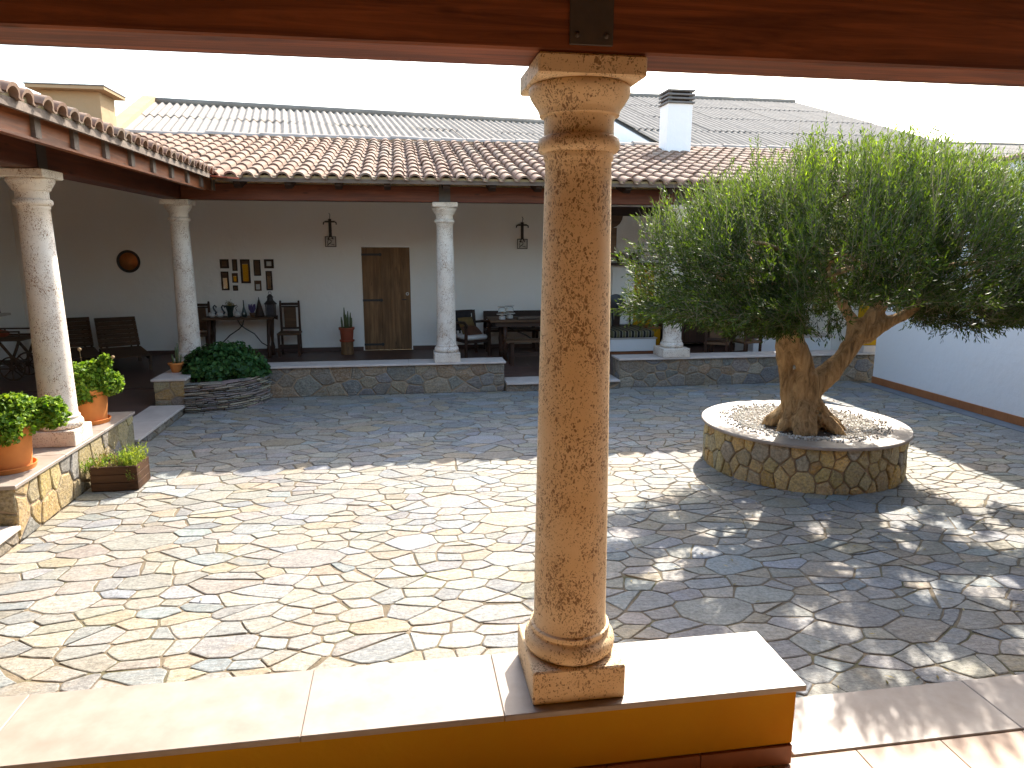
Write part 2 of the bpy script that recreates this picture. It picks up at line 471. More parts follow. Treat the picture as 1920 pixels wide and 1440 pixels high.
def thing(name, label, cat, loc=(0, 0, 0), rz=0.0, group=None):
    o = bpy.data.objects.new(name, None)
    o.empty_display_size = 0.1
    COL.objects.link(o)
    o.location = loc
    o.rotation_euler = (0, 0, rz)
    tag(o, label, cat, group)
    return o

def tag(o, label, cat, group=None):
    o['label'] = label
    o['category'] = cat
    if group:
        o['group'] = group
    return o

def struct(o):
    o['kind'] = 'structure'
    return o

def fattr(o, name, vals):
    a = o.data.attributes.new(name, 'FLOAT', 'FACE')
    a.data.foreach_set('value', vals)

def fcol(o, cols):
    a = o.data.attributes.new('col', 'FLOAT_COLOR', 'CORNER')
    arr = np.ones((len(o.data.loops), 4), dtype=np.float32)
    k = 0
    for p, c in zip(o.data.polygons, cols):
        arr[p.loop_start:p.loop_start + p.loop_total, :3] = c
    a.data.foreach_set('color', arr.ravel())

def obj_col(o, c):
    fcol(o, [c] * len(o.data.polygons))

# ---------------------------------------------------- irregular stone layout (power diagram)
def clip(poly, nx, ny, d):
    out = []
    n = len(poly)
    for i in range(n):
        ax, ay = poly[i]; bx, by = poly[(i + 1) % n]
        da = ax * nx + ay * ny - d; db = bx * nx + by * ny - d
        if da <= 0:
            out.append((ax, ay))
        if (da < 0 < db) or (db < 0 < da):
            t = da / (da - db)
            out.append((ax + (bx - ax) * t, ay + (by - ay) * t))
    return out

def stones(u0, u1, v0, v1, rmin, rmax, sx, sy, joint, seed, tries=24, rough=0.012, skew=1.0, split=9.0):
    """list of outlines (u,v) of irregular stones filling the rectangle; sx, sy stretch the stones"""
    rnd = random.Random(seed)
    a0, a1, b0, b1 = u0 / sx, u1 / sx, v0 / sy, v1 / sy
    pts = []; cell = rmax
    grid = {}
    area = (a1 - a0) * (b1 - b0)
    want = int(area / (math.pi * ((rmin + rmax) / 2) ** 2) * tries)
    for _ in range(want):
        x = rnd.uniform(a0, a1); y = rnd.uniform(b0, b1)
        r = rmin + (rmax - rmin) * rnd.random() ** skew
        gx, gy = int(x // cell), int(y // cell)
        ok = True
        for i in range(gx - 2, gx + 3):
            for j in range(gy - 2, gy + 3):
                for (px, py, pr) in grid.get((i, j), ()):
                    if (px - x) ** 2 + (py - y) ** 2 < ((pr + r) * 0.86) ** 2:
                        ok = False; break
                if not ok: break
            if not ok: break
        if ok:
            grid.setdefault((gx, gy), []).append((x, y, r)); pts.append((x, y, r))
    out = []; cells = []
    for (x, y, r) in pts:
        poly = [(a0, b0), (a1, b0), (a1, b1), (a0, b1)]
        gx, gy = int(x // cell), int(y // cell)
        nb = []
        for i in range(gx - 4, gx + 5):
            for j in range(gy - 4, gy + 5):
                for q in grid.get((i, j), ()):
                    if q[0] != x or q[1] != y:
                        nb.append(((q[0] - x) ** 2 + (q[1] - y) ** 2, q))
        nb.sort(key=lambda t: t[0])
        jj = joint * rnd.uniform(0.6, 1.5) / 2
        for d2, (qx, qy, qr) in nb:
            d = math.sqrt(d2)
            nx, ny = (qx - x) / d, (qy - y) / d
            t = (d2 + r * r - qr * qr) / (2 * d)
            # joint given in real metres: scale to stretched space along the normal
            js = jj * math.hypot(nx / sx, ny / sy)
            poly = clip(poly, nx, ny, nx * x + ny * y + t - js)
            if len(poly) < 3:
                break
        if len(poly) < 3:
            continue
        cells.append([(px * sx, py * sy) for px, py in poly])
    more = []
    for P in cells:
        A = abs(sum(P[i][0] * P[(i + 1) % len(P)][1] - P[(i + 1) % len(P)][0] * P[i][1] for i in range(len(P))) / 2)
        if A > split and rnd.random() < 0.5:
            cx = sum(p[0] for p in P) / len(P); cy = sum(p[1] for p in P) / len(P)
            th = rnd.uniform(0, math.pi); nx, ny = math.cos(th), math.sin(th)
            d0 = cx * nx + cy * ny + rnd.uniform(-0.25, 0.25) * math.sqrt(A)
            g = joint * rnd.uniform(0.4, 0.8)
            for q in (clip(P, nx, ny, d0 - g), clip(P, -nx, -ny, -d0 - g)):
                if len(q) >= 3:
                    more.append(q)
        else:
            more.append(P)
    for P in more:
        # drop tiny edges
        Q = []
        for p in P:
            if not Q or math.hypot(p[0] - Q[-1][0], p[1] - Q[-1][1]) > 0.025:
                Q.append(p)
        if len(Q) > 1 and math.hypot(Q[0][0] - Q[-1][0], Q[0][1] - Q[-1][1]) < 0.025:
            Q.pop()
        if len(Q) < 3:
            continue
        A = sum(Q[i][0] * Q[(i + 1) % len(Q)][1] - Q[(i + 1) % len(Q)][0] * Q[i][1] for i in range(len(Q))) / 2
        if abs(A) < 0.0012:
            continue
        # rounded corners + rough edges
        S = []
        n = len(Q)
        for i in range(n):
            a, b, c = Q[i - 1], Q[i], Q[(i + 1) % n]
            la = math.hypot(b[0] - a[0], b[1] - a[1]); lc = math.hypot(c[0] - b[0], c[1] - b[1])
            k1 = min(0.3, 0.009 / la * rnd.uniform(.5, 1.6)); k2 = min(0.3, 0.009 / lc * rnd.uniform(.5, 1.6))
            S.append((b[0] + (a[0] - b[0]) * k1, b[1] + (a[1] - b[1]) * k1))
            S.append((b[0] + (c[0] - b[0]) * k2, b[1] + (c[1] - b[1]) * k2))
            if lc > 0.14:
                m = 2 if lc > 0.3 else 1
                for q in range(m):
                    t = (q + 1) / (m + 1)
                    S.append((b[0] + (c[0] - b[0]) * t + rnd.uniform(-rough, rough * 0.4), b[1] + (c[1] - b[1]) * t + rnd.uniform(-rough, rough * 0.4)))
        cx = sum(p[0] for p in S) / len(S); cy = sum(p[1] for p in S) / len(S)
        out.append((S, (cx, cy), abs(A)))
    return out

def stone_mesh(S, c, mapf, proud, bevel, back, rnd):
    """solid-looking stone: tilted top outline, chamfer, side down to 'back'"""
    n = len(S)
    tx, ty = rnd.uniform(-1, 1) * proud * 0.9, rnd.uniform(-1, 1) * proud * 0.9
    size = max(max(abs(p[0] - c[0]) for p in S), max(abs(p[1] - c[1]) for p in S), 0.05)
    V = []
    for p in S:
        dx, dy = p[0] - c[0], p[1] - c[1]
        L = math.hypot(dx, dy) or 1
        k = max(0.3, 1 - bevel / L)
        h = proud + (tx * dx + ty * dy) / size * 0.35
        V.append(mapf(c[0] + dx * k, c[1] + dy * k, h))
    for p in S:
        dx, dy = p[0] - c[0], p[1] - c[1]
        h = proud + (tx * dx + ty * dy) / size * 0.35 - bevel * rnd.uniform(0.3, 0.75)
        V.append(mapf(p[0], p[1], max(h, back + 0.003)))
    for p in S:
        V.append(mapf(p[0], p[1], back))
    V.append(mapf(c[0], c[1], proud + rnd.uniform(-0.15, 0.25) * proud))
    F = []
    for i in range(n):
        j = (i + 1) % n
        F.append((3 * n, i, j))
        F.append((i, n + i, n + j, j))
        F.append((n + i, 2 * n + i, 2 * n + j, n + j))
    return V, F

PAL_PAVE = [(0.285, 0.262, 0.215), (0.275, 0.253, 0.208), (0.265, 0.25, 0.215), (0.245, 0.242, 0.222), (0.225, 0.232, 0.225), (0.20, 0.212, 0.213), (0.285, 0.24, 0.172), (0.30, 0.282, 0.24), (0.245, 0.245, 0.227), (0.255, 0.25, 0.226), (0.275, 0.257, 0.216), (0.27, 0.255, 0.22), (0.20, 0.225, 0.235), (0.30, 0.25, 0.17), (0.255, 0.275, 0.28)]
PAL_GOLD = [(0.62, 0.44, 0.155), (0.58, 0.38, 0.12), (0.64, 0.48, 0.20), (0.52, 0.40, 0.16), (0.47, 0.39, 0.20), (0.59, 0.46, 0.20), (0.40, 0.365, 0.27), (0.55, 0.345, 0.09)]  # golden stone, brightened and yellowed to carry bounced light in shade
PAL_GREY = [(0.27, 0.22, 0.155), (0.24, 0.20, 0.155), (0.30, 0.245, 0.17), (0.21, 0.195, 0.17), (0.22, 0.195, 0.16), (0.28, 0.215, 0.14), (0.18, 0.178, 0.172), (0.30, 0.195, 0.11), (0.33, 0.28, 0.205), (0.25, 0.205, 0.15)]
PAL_SLATE = [(0.27, 0.22, 0.18), (0.20, 0.18, 0.16), (0.31, 0.255, 0.195), (0.38, 0.32, 0.23), (0.50, 0.43, 0.28), (0.22, 0.18, 0.17), (0.18, 0.18, 0.16), (0.31, 0.22, 0.19), (0.52, 0.45, 0.33)]

def vary(c, rnd, a=0.13):
    k = 1 + rnd.uniform(-a, a) * 1.6
    return tuple(max(0.01, x * k * (1 + rnd.uniform(-a, a) * 0.35)) for x in c)

def lay_stones(parent, name, mat, pal, lst, mapf, proud, bevel, back, seed, limit=300, key=None, mass_name=None):
    rnd = random.Random(seed)
    if key:
        lst = sorted(lst, key=key)
    mb = MB(); cols = []
    for i, (S, c, A) in enumerate(lst):
        col = vary(rnd.choice(pal), rnd)
        pr = proud * rnd.uniform(0.75, 1.3)
        V, F = stone_mesh(S, c, mapf, pr, bevel, back, rnd)
        if i < limit:
            o = build(MB().add(V, F), name, mat, parent)
            obj_col(o, col)
        else:
            mb.add(V, F); cols += [col] * len(F)
    if mb.v:
        o = build(mb, mass_name or name + 's', mat, parent, kind='stuff')
        fcol(o, cols)

# ---------------------------------------------------- foliage
def leaf_quads(base, dirs, side, length, width, cup=0.15):
    """arrays (N,3): diamond leaf blades; returns verts, faces"""
    n = len(base)
    up = np.cross(dirs, side)
    L = length[:, None]; Wd = width[:, None]
    a = base
    b = base + dirs * L * 0.5 + side * Wd * 0.5 + up * L * cup * 0.3
    c = base + dirs * L - up * L * cup * 0.4
    d = base + dirs * L * 0.5 - side * Wd * 0.5 + up * L * cup * 0.3
    V = np.stack([a, b, c, d], 1).reshape(-1, 3)
    F = np.arange(n * 4).reshape(-1, 4)
    return V, F

def norm(a):
    return a / np.maximum(np.linalg.norm(a, axis=1, keepdims=True), 1e-9)

def mesh_np(name, V, F, mat, parent=None, rnd=None, smooth=False, kind='stuff'):
    if parent is not None:
        L = root_loc(parent)
        V = V - np.array([L.x, L.y, L.z])
    me = bpy.data.meshes.new(name)
    k = F.shape[1]
    me.vertices.add(len(V)); me.vertices.foreach_set('co', V.astype(np.float32).ravel())
    me.loops.add(F.size); me.loops.foreach_set('vertex_index', F.astype(np.int32).ravel())
    me.polygons.add(len(F))
    me.polygons.foreach_set('loop_start', np.arange(0, F.size, k, dtype=np.int32))
    me.polygons.foreach_set('loop_total', np.full(len(F), k, dtype=np.int32))
    me.update(calc_edges=True)
    me.materials.append(MT[mat])
    if rnd is not None:
        a = me.attributes.new('rnd', 'FLOAT', 'FACE')
        a.data.foreach_set('value', rnd.astype(np.float32))
    if smooth:
        me.polygons.foreach_set('use_smooth', [True] * len(me.polygons))
    o = bpy.data.objects.new(name, me)
    COL.objects.link(o)
    if parent is not None:
        o.parent = parent
    if kind:
        o['kind'] = kind
    return o

def round_leaves(name, centers, normals, size, mat, parent, rs, crinkle=0.25):
    """scalloped round leaves (geranium-like), 7 rim points and a sunken middle"""
    n = len(centers); k = 7
    nr = norm(normals)
    t = rs.normal(size=(n, 3)); u = norm(np.cross(nr, t)); w = np.cross(nr, u)
    V = np.zeros((n, k + 1, 3)); V[:, 0] = centers - nr * size[:, None] * 0.22
    for i in range(k):
        a = 2 * math.pi * i / k
        rr = size * (1 + rs.uniform(-0.15, 0.15, n))
        V[:, i + 1] = centers + (u * math.cos(a) + w * math.sin(a)) * rr[:, None] + nr * (rs.uniform(-crinkle, crinkle, n) * size)[:, None]
    F = []
    base = np.arange(n) * (k + 1)
    for i in range(k):
        F.append(np.stack([base, base + 1 + i, base + 1 + (i + 1) % k], 1))
    F = np.stack(F, 1).reshape(-1, 3)
    r = np.repeat(rs.uniform(0, 1, n), k)
    return mesh_np(name, V.reshape(-1, 3), F, mat, parent, r)

# ================================================================== GROUND AND PAVING
ground = build(MB().add([(-400, -300, -0.06), (400, -300, -0.06), (400, 600, -0.06), (-400, 600, -0.06)], [(0, 1, 2, 3)]), 'ground', 'drygound')
struct(ground)

court = struct(build(MB().box(-2.96, 7.8, 2.6, 10.8, -0.05, -0.001), 'courtyard_paving', 'joint'))
lst = stones(-2.96, 7.56, 2.86, 10.80, 0.057, 0.195, 1.30, 0.84, 0.0105, 11, 26, 0.011, 1.5, 0.042)
def pave_key(t):
    x, y = t[1]
    d = math.hypot(x, y)
    # size in the picture; stones outside the view come last
    az = math.degrees(math.atan2(x, y)) - 8.93
    return -t[2] / (d ** 3) + (10 if abs(az) > 38 or y < 2.9 else 0)
lay_stones(court, 'paving_stone', 'paving', PAL_PAVE, lst, lambda u, v, d: (u, v, d), 0.0055, 0.0065, -0.02, 5, 300, pave_key, 'paving_stones_beyond')
strip = struct(build(MB().box(7.57, 7.795, -1.2, 10.55, -0.05, 0.012), 'drain_strip', 'drain', bev=0.004))

# porch floors
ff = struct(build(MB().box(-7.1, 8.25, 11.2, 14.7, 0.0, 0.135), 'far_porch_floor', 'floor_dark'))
k = MB()
TS = 0.33
tile = build(MB().box(-TS / 2 + 0.004, TS / 2 - 0.004, -TS / 2 + 0.004, TS / 2 - 0.004, 0, 0.006), 'floor_tile', 'floor_dark', ff, bev=0.002, local=True)
tile.location = (1.75, 11.42, 0.1345)
for i in range(6):
    for j in range(4):
        if i == 0 and j == 0: continue
        c = tile.copy(); COL.objects.link(c); c.parent = ff
        c.location = (1.75 + i * TS, 11.42 + j * TS, 0.1345)
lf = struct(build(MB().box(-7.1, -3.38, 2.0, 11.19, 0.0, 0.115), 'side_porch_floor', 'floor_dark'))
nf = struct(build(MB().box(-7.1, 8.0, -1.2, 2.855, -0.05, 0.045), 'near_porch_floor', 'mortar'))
TN = 0.42
t0 = build(MB().box(-TN / 2 + 0.002, TN / 2 - 0.002, -TN / 2 + 0.002, TN / 2 - 0.002, 0, 0.012), 'floor_tile', 'floor_pink', nf, bev=0.0015, local=True)
first = True
for i in range(-7, 9):
    for j in range(9):
        x, y = 1.74 + i * TN, 2.495 - TN / 2 - j * TN
        c = t0 if first else t0.copy()
        if not first: COL.objects.link(c); c.parent = nf
        first = False
        c.location = (x, y, 0.0445)
# limestone strip that closes the near floor at the opening
st = thing('threshold_slab', 'cream limestone threshold strip in dappled shade right of the near parapet', 'step', (3.0, 2.7, 0))
x = 1.655
for w in (1.15, 1.1, 1.2, 1.0):
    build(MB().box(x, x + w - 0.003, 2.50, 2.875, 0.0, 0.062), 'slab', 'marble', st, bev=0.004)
    x += w

# ================================================================== COLUMNS
def column(x, y, zb, mat, label, pw=0.38):
    t = thing('column', label, 'column', (x, y, zb), 0, 'round stone columns of the porches')
    h = 2.90 - zb
    top = h
    build(MB().box(-pw / 2, pw / 2, -pw / 2, pw / 2, 0, 0.145), 'plinth', mat, t, bev=0.006, local=True)
    pr = [(0.150, 0.146), (0.176, 0.150), (0.187, 0.166), (0.190, 0.185), (0.187, 0.204), (0.176, 0.222), (0.166, 0.228), (0.163, 0.236), (0.168, 0.243), (0.166, 0.256), (0.154, 0.262)]
    build(MB().lathe(pr, n=48), 'base_moulding', mat, t, True, auto=50, local=True)
    z0 = 0.260; z1 = top - 0.335
    pr = []
    for i in range(22):
        f = i / 21
        pr.append((0.1505 - 0.0275 * f ** 1.4, z0 + (z1 - z0) * f))
    pr[0] = (0.156, z0); pr.insert(1, (0.151, z0 + 0.03))
    pr += [(0.127, z1 + 0.004), (0.130, z1 + 0.012), (0.130, z1 + 0.03)]
    build(MB().lathe(pr, n=56), 'shaft', mat, t, True, auto=50, local=True)
    a = z1 + 0.03
    pr = [(0.128, a), (0.143, a + 0.004), (0.152, a + 0.018), (0.153, a + 0.034), (0.148, a + 0.05), (0.136, a + 0.058), (0.129, a + 0.062)]
    build(MB().lathe(pr, n=48), 'neck_ring', mat, t, True, auto=50, local=True)
    b = a + 0.062
    pr = [(0.129, b), (0.129, b + 0.055), (0.132, b + 0.066), (0.146, b + 0.069), (0.149, b + 0.085), (0.153, b + 0.092), (0.167, b + 0.112), (0.180, b + 0.132), (0.186, b + 0.15), (0.184, b + 0.166), (0.172, b + 0.176)]
    build(MB().lathe(pr, n=48), 'capital', mat, t, True, auto=50, local=True)
    c = b + 0.172
    build(MB().box(-0.19, 0.19, -0.192, 0.192, c, top - 0.001), 'abacus', mat, t, bev=0.007, local=True)
    return t
column(0.666, 2.66, 0.452, 'trav_bounce', 'pitted travertine column tinted with warm bounce light, standing on the near ochre parapet')
column(-3.165, 6.93, 0.452, 'trav', 'pale stone column between the two orange geranium pots')
column(-3.125, 11.0, 0.482, 'trav', 'pale stone column at the porch corner behind the slate planter', 0.40)
column(0.685, 11.0, 0.482, 'trav', 'pale stone column on the far parapet right of the wooden door', 0.40)
column(4.40, 11.0, 0.482, 'trav', 'pale stone column on the far parapet, upper part hidden by the olive crown', 0.46)

# ================================================================== LOW WALLS
def coping(t, x0, x1, y0, y1, z0, z1, mat, n, axis=0):
    for i in range(n):
        if axis == 0:
            a = x0 + (x1 - x0) * i / n; b = x0 + (x1 - x0) * (i + 1) / n
            build(MB().box(a + 0.0012, b - 0.0012, y0, y1, z0, z1), 'coping_slab', mat, t, bev=0.004)
        else:
            a = y0 + (y1 - y0) * i / n; b = y0 + (y1 - y0) * (i + 1) / n
            build(MB().box(x0, x1, a + 0.0012, b - 0.0012, z0, z1), 'coping_slab', mat, t, bev=0.004)

# near parapet
t = thing('parapet', 'near low wall painted ochre with cream limestone coping, in front of the camera', 'low wall', (0, 2.65, 0))
build(MB().box(-3.3, 1.615, 2.462, 2.835, 0.155, 0.424), 'wall_core', 'ochre', t, bev=0.004)
build(MB().box(-3.3, 1.60, 2.47, 2.83, 0.0, 0.154), 'wall_foot', 'mortar', t)
for i in range(12):
    a = 1.605 - 0.41 * (i + 1)
    build(MB().box(a + 0.002, a + 0.408, 2.452, 2.469, 0.062, 0.152), 'skirting_tile', 'skirt', t, bev=0.002)
build(MB().box(1.6005, 1.612, 2.453, 2.83, 0.062, 0.152), 'skirting_tile', 'skirt', t, bev=0.002)
x = -3.3
for b in (-2.66, -1.55, -0.42, 0.355, 1.64):
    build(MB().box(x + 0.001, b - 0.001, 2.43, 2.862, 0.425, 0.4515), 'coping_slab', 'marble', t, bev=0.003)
    x = b

# far parapets (stone faced)
def far_wall(x0, x1, label, seed, left_end=False, right_end=False):
    t = thing('parapet', label, 'low wall', ((x0 + x1) / 2, 11.0, 0), 0, 'stone faced parapets of the far porch')
    build(MB().box(x0, x1, 10.83, 11.19, -0.05, 0.449), 'wall_core', 'mortar', t)
    l = stones(x0, x1, 0.0, 0.45, 0.065, 0.165, 1.25, 0.9, 0.016, seed, 30, 0.012, 1.1)
    lay_stones(t, 'stone', 'facing', PAL_GREY, l, lambda u, v, d: (u, 10.83 - d, v), 0.012, 0.012, -0.01, seed)
    if left_end or right_end:
        xe = x0 if left_end else x1
        sg = -1 if left_end else 1
        l = stones(10.84, 11.18, 0.0, 0.45, 0.06, 0.12, 1.0, 1.0, 0.016, seed + 1, 30)
        if left_end:
            lay_stones(t, 'stone', 'facing', PAL_GREY, l, lambda u, v, d: (xe - d, 22.02 - u, v), 0.012, 0.012, -0.01, seed + 2)
        else:
            lay_stones(t, 'stone', 'facing', PAL_GREY, l, lambda u, v, d: (xe + d, u, v), 0.012, 0.012, -0.01, seed + 2)
    coping(t, x0 - (0.03 if left_end else 0), x1 + (0.03 if right_end else 0), 10.78, 11.22, 0.451, 0.481, 'marble_grey', max(2, int((x1 - x0) / 1.15)))
    return t
far_wall(-2.94, 1.57, 'stone faced parapet with pale coping below the wooden door', 31, right_end=True)
far_wall(3.47, 8.22, 'stone faced parapet with pale coping behind the olive tree', 41, left_end=True)

# step of the far porch
t = thing('stone_step', 'pale limestone step in the gap between the two far parapets', 'step', (2.5, 10.9, 0), 0, 'stone steps up to the porches')
build(MB().box(1.60, 3.44, 10.74, 11.2, -0.05, 0.118), 'riser_core', 'mortar', t)
l = stones(1.60, 3.44, 0.0, 0.118, 0.05, 0.10, 1.6, 0.8, 0.014, 51, 30)
lay_stones(t, 'stone', 'facing', PAL_GREY, l, lambda u, v, d: (u, 10.74 - d, v), 0.010, 0.010, -0.01, 52)
coping(t, 1.60, 3.44, 10.69, 11.21, 0.120, 0.152, 'marble_grey', 2)

# left parapet with the geranium pots
t = thing('parapet', 'stone faced parapet with cream coping carrying the two orange geranium pots', 'low wall', (-3.16, 6.9, 0))
build(MB().box(-3.34, -2.985, 5.68, 8.13, -0.05, 0.419), 'wall_core', 'mortar', t)
l = stones(5.68, 8.13, 0.0, 0.42, 0.07, 0.17, 0.95, 1.1, 0.016, 61, 30, 0.012)
lay_stones(t, 'stone', 'facing', [tuple(v * 0.72 for v in q) for q in PAL_GOLD[:6]] + PAL_PAVE[:3], l, lambda u, v, d: (-2.985 + d, u, v), 0.013, 0.012, -0.01, 62)
l = stones(-3.34, -2.985, 0.0, 0.42, 0.07, 0.15, 1.1, 1.0, 0.016, 63, 30)
lay_stones(t, 'stone', 'facing', [tuple(v * 0.8 for v in q) for q in PAL_GOLD[:6]], l, lambda u, v, d: (u, 5.68 - d, v), 0.013, 0.012, -0.01, 64)
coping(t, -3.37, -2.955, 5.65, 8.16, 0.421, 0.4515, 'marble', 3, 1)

# corner block at the end of the left opening
t = thing('parapet', 'short stone faced wall block with pale coping left of the slate planter', 'low wall', (-3.15, 10.4, 0))
build(MB().box(-3.34, -2.955, 9.98, 11.19, -0.05, 0.449), 'wall_core', 'mortar', t)
l = stones(-3.34, -2.955, 0.0, 0.45, 0.07, 0.14, 1.1, 0.9, 0.016, 71, 30)
lay_stones(t, 'stone', 'facing', [tuple(v * 0.7 for v in q) for q in PAL_GOLD[:6]] + PAL_GREY[:3], l, lambda u, v, d: (u, 9.98 - d, v), 0.012, 0.012, -0.01, 72)
coping(t, -3.37, -2.925, 9.95, 10.775, 0.451, 0.481, 'marble_grey', 1, 1)
build(MB().box(-3.37, -2.945, 10.78, 11.22, 0.451, 0.481), 'coping_slab', 'marble_grey', t, bev=0.004)

# left steps
def left_step(y0, y1, label, seed, zt):
    t = thing('stone_step', label, 'step', (-3.15, (y0 + y1) / 2, 0), 0, 'stone steps up to the porches')
    build(MB().box(-3.379, -2.985, y0, y1, -0.05, zt - 0.034), 'riser_core', 'mortar', t)
    l = stones(y0, y1, 0.0, zt - 0.034, 0.05, 0.09, 1.5, 0.7, 0.012, seed, 30)
    lay_stones(t, 'stone', 'facing', PAL_GREY, l, lambda u, v, d: (-2.985 + d, u, v), 0.009, 0.009, -0.01, seed)
    coping(t, -3.40, -2.95, y0, y1, zt - 0.032, zt, 'marble_grey', 2, 1)
left_step(8.165, 9.94, 'long pale step left of the slate planter, beyond the geranium pots', 81, 0.125)
left_step(3.4, 5.645, 'pale step at the left picture edge before the geranium parapet', 83, 0.135)

# ================================================================== FAR HOUSE
SLP = 0.25
SANG = math.atan(SLP)
house = thing('porch_house', 'white house front with tiled porch roof across the courtyard', 'house', (1.0, 14.7, 0))
DX0, DX1, DZ1 = -0.772, 0.199, 2.236
build(MB().box(-7.3, DX0, 14.7, 14.98, 0.0, 4.22), 'wall', 'white', house)
build(MB().box(DX1, 8.45, 14.7, 14.98, 0.0, 4.22), 'wall', 'white', house)
build(MB().box(DX0 + 0.001, DX1 - 0.001, 14.701, 14.98, DZ1, 4.22), 'wall', 'white', house)
build(MB().box(8.25, 8.45, 10.6, 14.7, 0.0, 3.2), 'end_wall', 'white', house)
build(MB().box(-7.05, DX0 - 0.02, 14.688, 14.6995, 0.135, 0.215), 'skirting', 'floor_dark', house)
build(MB().box(DX1 + 0.02, 4.2, 14.688, 14.6995, 0.135, 0.215), 'skirting', 'floor_dark', house)
# ochre pier at the right end
build(MB().box(7.80, 8.10, 10.86, 11.10, 0.60, 2.899), 'pier', 'ochre', house, bev=0.004)
build(MB().box(7.77, 8.13, 10.82, 11.14, 0.482, 0.598), 'pier_base', 'marble_grey', house, bev=0.004)
# door
dm = build(MB().box(DX0 + 0.004, DX1 - 0.004, 14.742, 14.775, 0.14, DZ1 - 0.004), 'door', 'doorwood', house)
dm['label'] = 'old brown plank door with black strap hinges'
for a, b, oz in ((DX0 + 0.006, -0.40, 0.0), (-0.394, -0.20, 0.004), (-0.196, 0.01, 0.002), (0.014, DX1 - 0.006, 0.003)):
    build(MB().box(a, b, 14.720 - oz, 14.7415, 0.145, DZ1 - 0.008), 'plank', 'doorwood', dm, bev=0.003)
for z in (2.085, 1.165, 0.255):
    h = MB().box(DX0 - 0.022, -0.40, 14.704, 14.713, z - 0.022, z + 0.022)
    h.lathe([(0.034, 0), (0.034, 0.012)], (-0.40, 14.713, z), 12, True, Matrix.Rotation(R(90), 3, 'X'))
    build(h, 'hinge', 'iron', dm)
h = MB().lathe([(0.016, 0.0), (0.034, 0.0), (0.034, 0.012), (0.016, 0.012)], (0.131, 14.716, 1.29), 16, False, Matrix.Rotation(R(90), 3, 'X'))
build(h, 'lock_plate', 'porcelain', dm)
h = MB().box(0.02, 0.11, 14.680, 14.692, 1.165, 1.183).box(0.085, 0.10, 14.69, 14.716, 1.165, 1.183)
build(h, 'handle', 'iron', dm)
# beam on the columns
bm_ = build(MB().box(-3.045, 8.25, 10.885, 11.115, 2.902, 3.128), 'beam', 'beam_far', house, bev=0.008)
for x in (0.685, 4.4):
    p = MB().box(x - 0.085, x + 0.085, 10.877, 10.884, 2.905, 3.26)
    build(p, 'metal_plate', 'plate', bm_)
# rafters
RX = [-3.55, -2.87, -2.19, -1.51, -0.83, -0.15, 0.685, 1.36, 2.04, 2.72, 3.40, 4.08, 4.76, 5.44, 6.12, 6.80, 7.48, 8.12]
def zr(y): return 3.151 + SLP * (y - 11.0)
for x in RX:
    y0 = 10.46 if x > -2.4 else 10.4 - (x + 2.5) + 0.1
    a, b = y0, 14.69
    V = []
    for xx in (x - 0.045, x + 0.045):
        V += [(xx, a, zr(a) + 0.07), (xx, a + 0.10, zr(a + 0.10)), (xx, b, zr(b)), (xx, b, zr(b) + 0.135), (xx, a, zr(a) + 0.135)]
    F = [(0, 1, 2, 3, 4), (9, 8, 7, 6, 5), (0, 5, 6, 1), (1, 6, 7, 2), (2, 7, 8, 3), (3, 8, 9, 4), (4, 9, 5, 0)]
    build(MB().add(V, F), 'rafter', 'darkwood', house)
# plaster infill between the rafters above the beam
for a, b in zip(RX[1:-1], RX[2:]):
    build(MB().box(a + 0.047, b - 0.047, 10.96, 11.04, 3.1285, zr(11.0) + 0.133 - 0.012), 'infill', 'white', house)
# roof deck
def zd(y): return zr(y) + 0.137
roof = MB()
P = [(-2.5, 10.40), (8.45, 10.40), (8.45, 15.0), (-7.1, 15.0)]
V = [(x, y, zd(y)) for x, y in P] + [(x, y, zd(y) + 0.022) for x, y in P]
roof.add(V, [(3, 2, 1, 0), (4, 5, 6, 7), (0, 1, 5, 4), (1, 2, 6, 5), (2, 3, 7, 6), (3, 0, 4, 7)])
roof_o = build(roof, 'roof', 'ceiling', house)
build(MB().box(-2.42, 8.45, 10.372, 10.3985, zd(10.4) - 0.02, zd(10.4) + 0.03), 'eave_board', 'greywood', roof_o)

# clay roof tiles
def tile_mesh():
    prof = []
    for i in range(9):
        a = math.pi * i / 8
        prof.append((-0.080 * math.cos(a), 0.066 * math.sin(a)))
    prof += [(0.10, -0.010), (0.1225, -0.014), (0.145, -0.010)]
    n = len(prof)
    V = []
    th = 0.015
    for y, lift, sc in ((0.0, 0.020, 1.06), (0.46, 0.0, 0.93)):
        for x, z in prof: V.append((x * (sc if abs(x) < 0.09 else 1), y, z * sc + lift + th))
        for x, z in prof: V.append((x * (sc if abs(x) < 0.09 else 1) * 0.84 if abs(x) < 0.09 else x, y, z * sc * 0.86 + lift))
    F = []
    for i in range(n - 1):
        F.append((i, i + 1, 2 * n + i + 1, 2 * n + i))
        F.append((n + i + 1, n + i, 3 * n + i, 3 * n + i + 1))
        F.append((n + i, n + i + 1, i + 1, i))
    return V, F
TV, TF = tile_mesh()
PITCH, EXPO = 0.2245, 0.385
tile_me = bpy.data.meshes.new('roof_tile')
tile_me.from_pydata(TV, [], TF)
tile_me.materials.append(MT['rooftile'])
tile_me.polygons.foreach_set('use_smooth', [True] * len(tile_me.polygons))
tile_me.set_sharp_from_angle(angle=R(48))
rnd = random.Random(7)
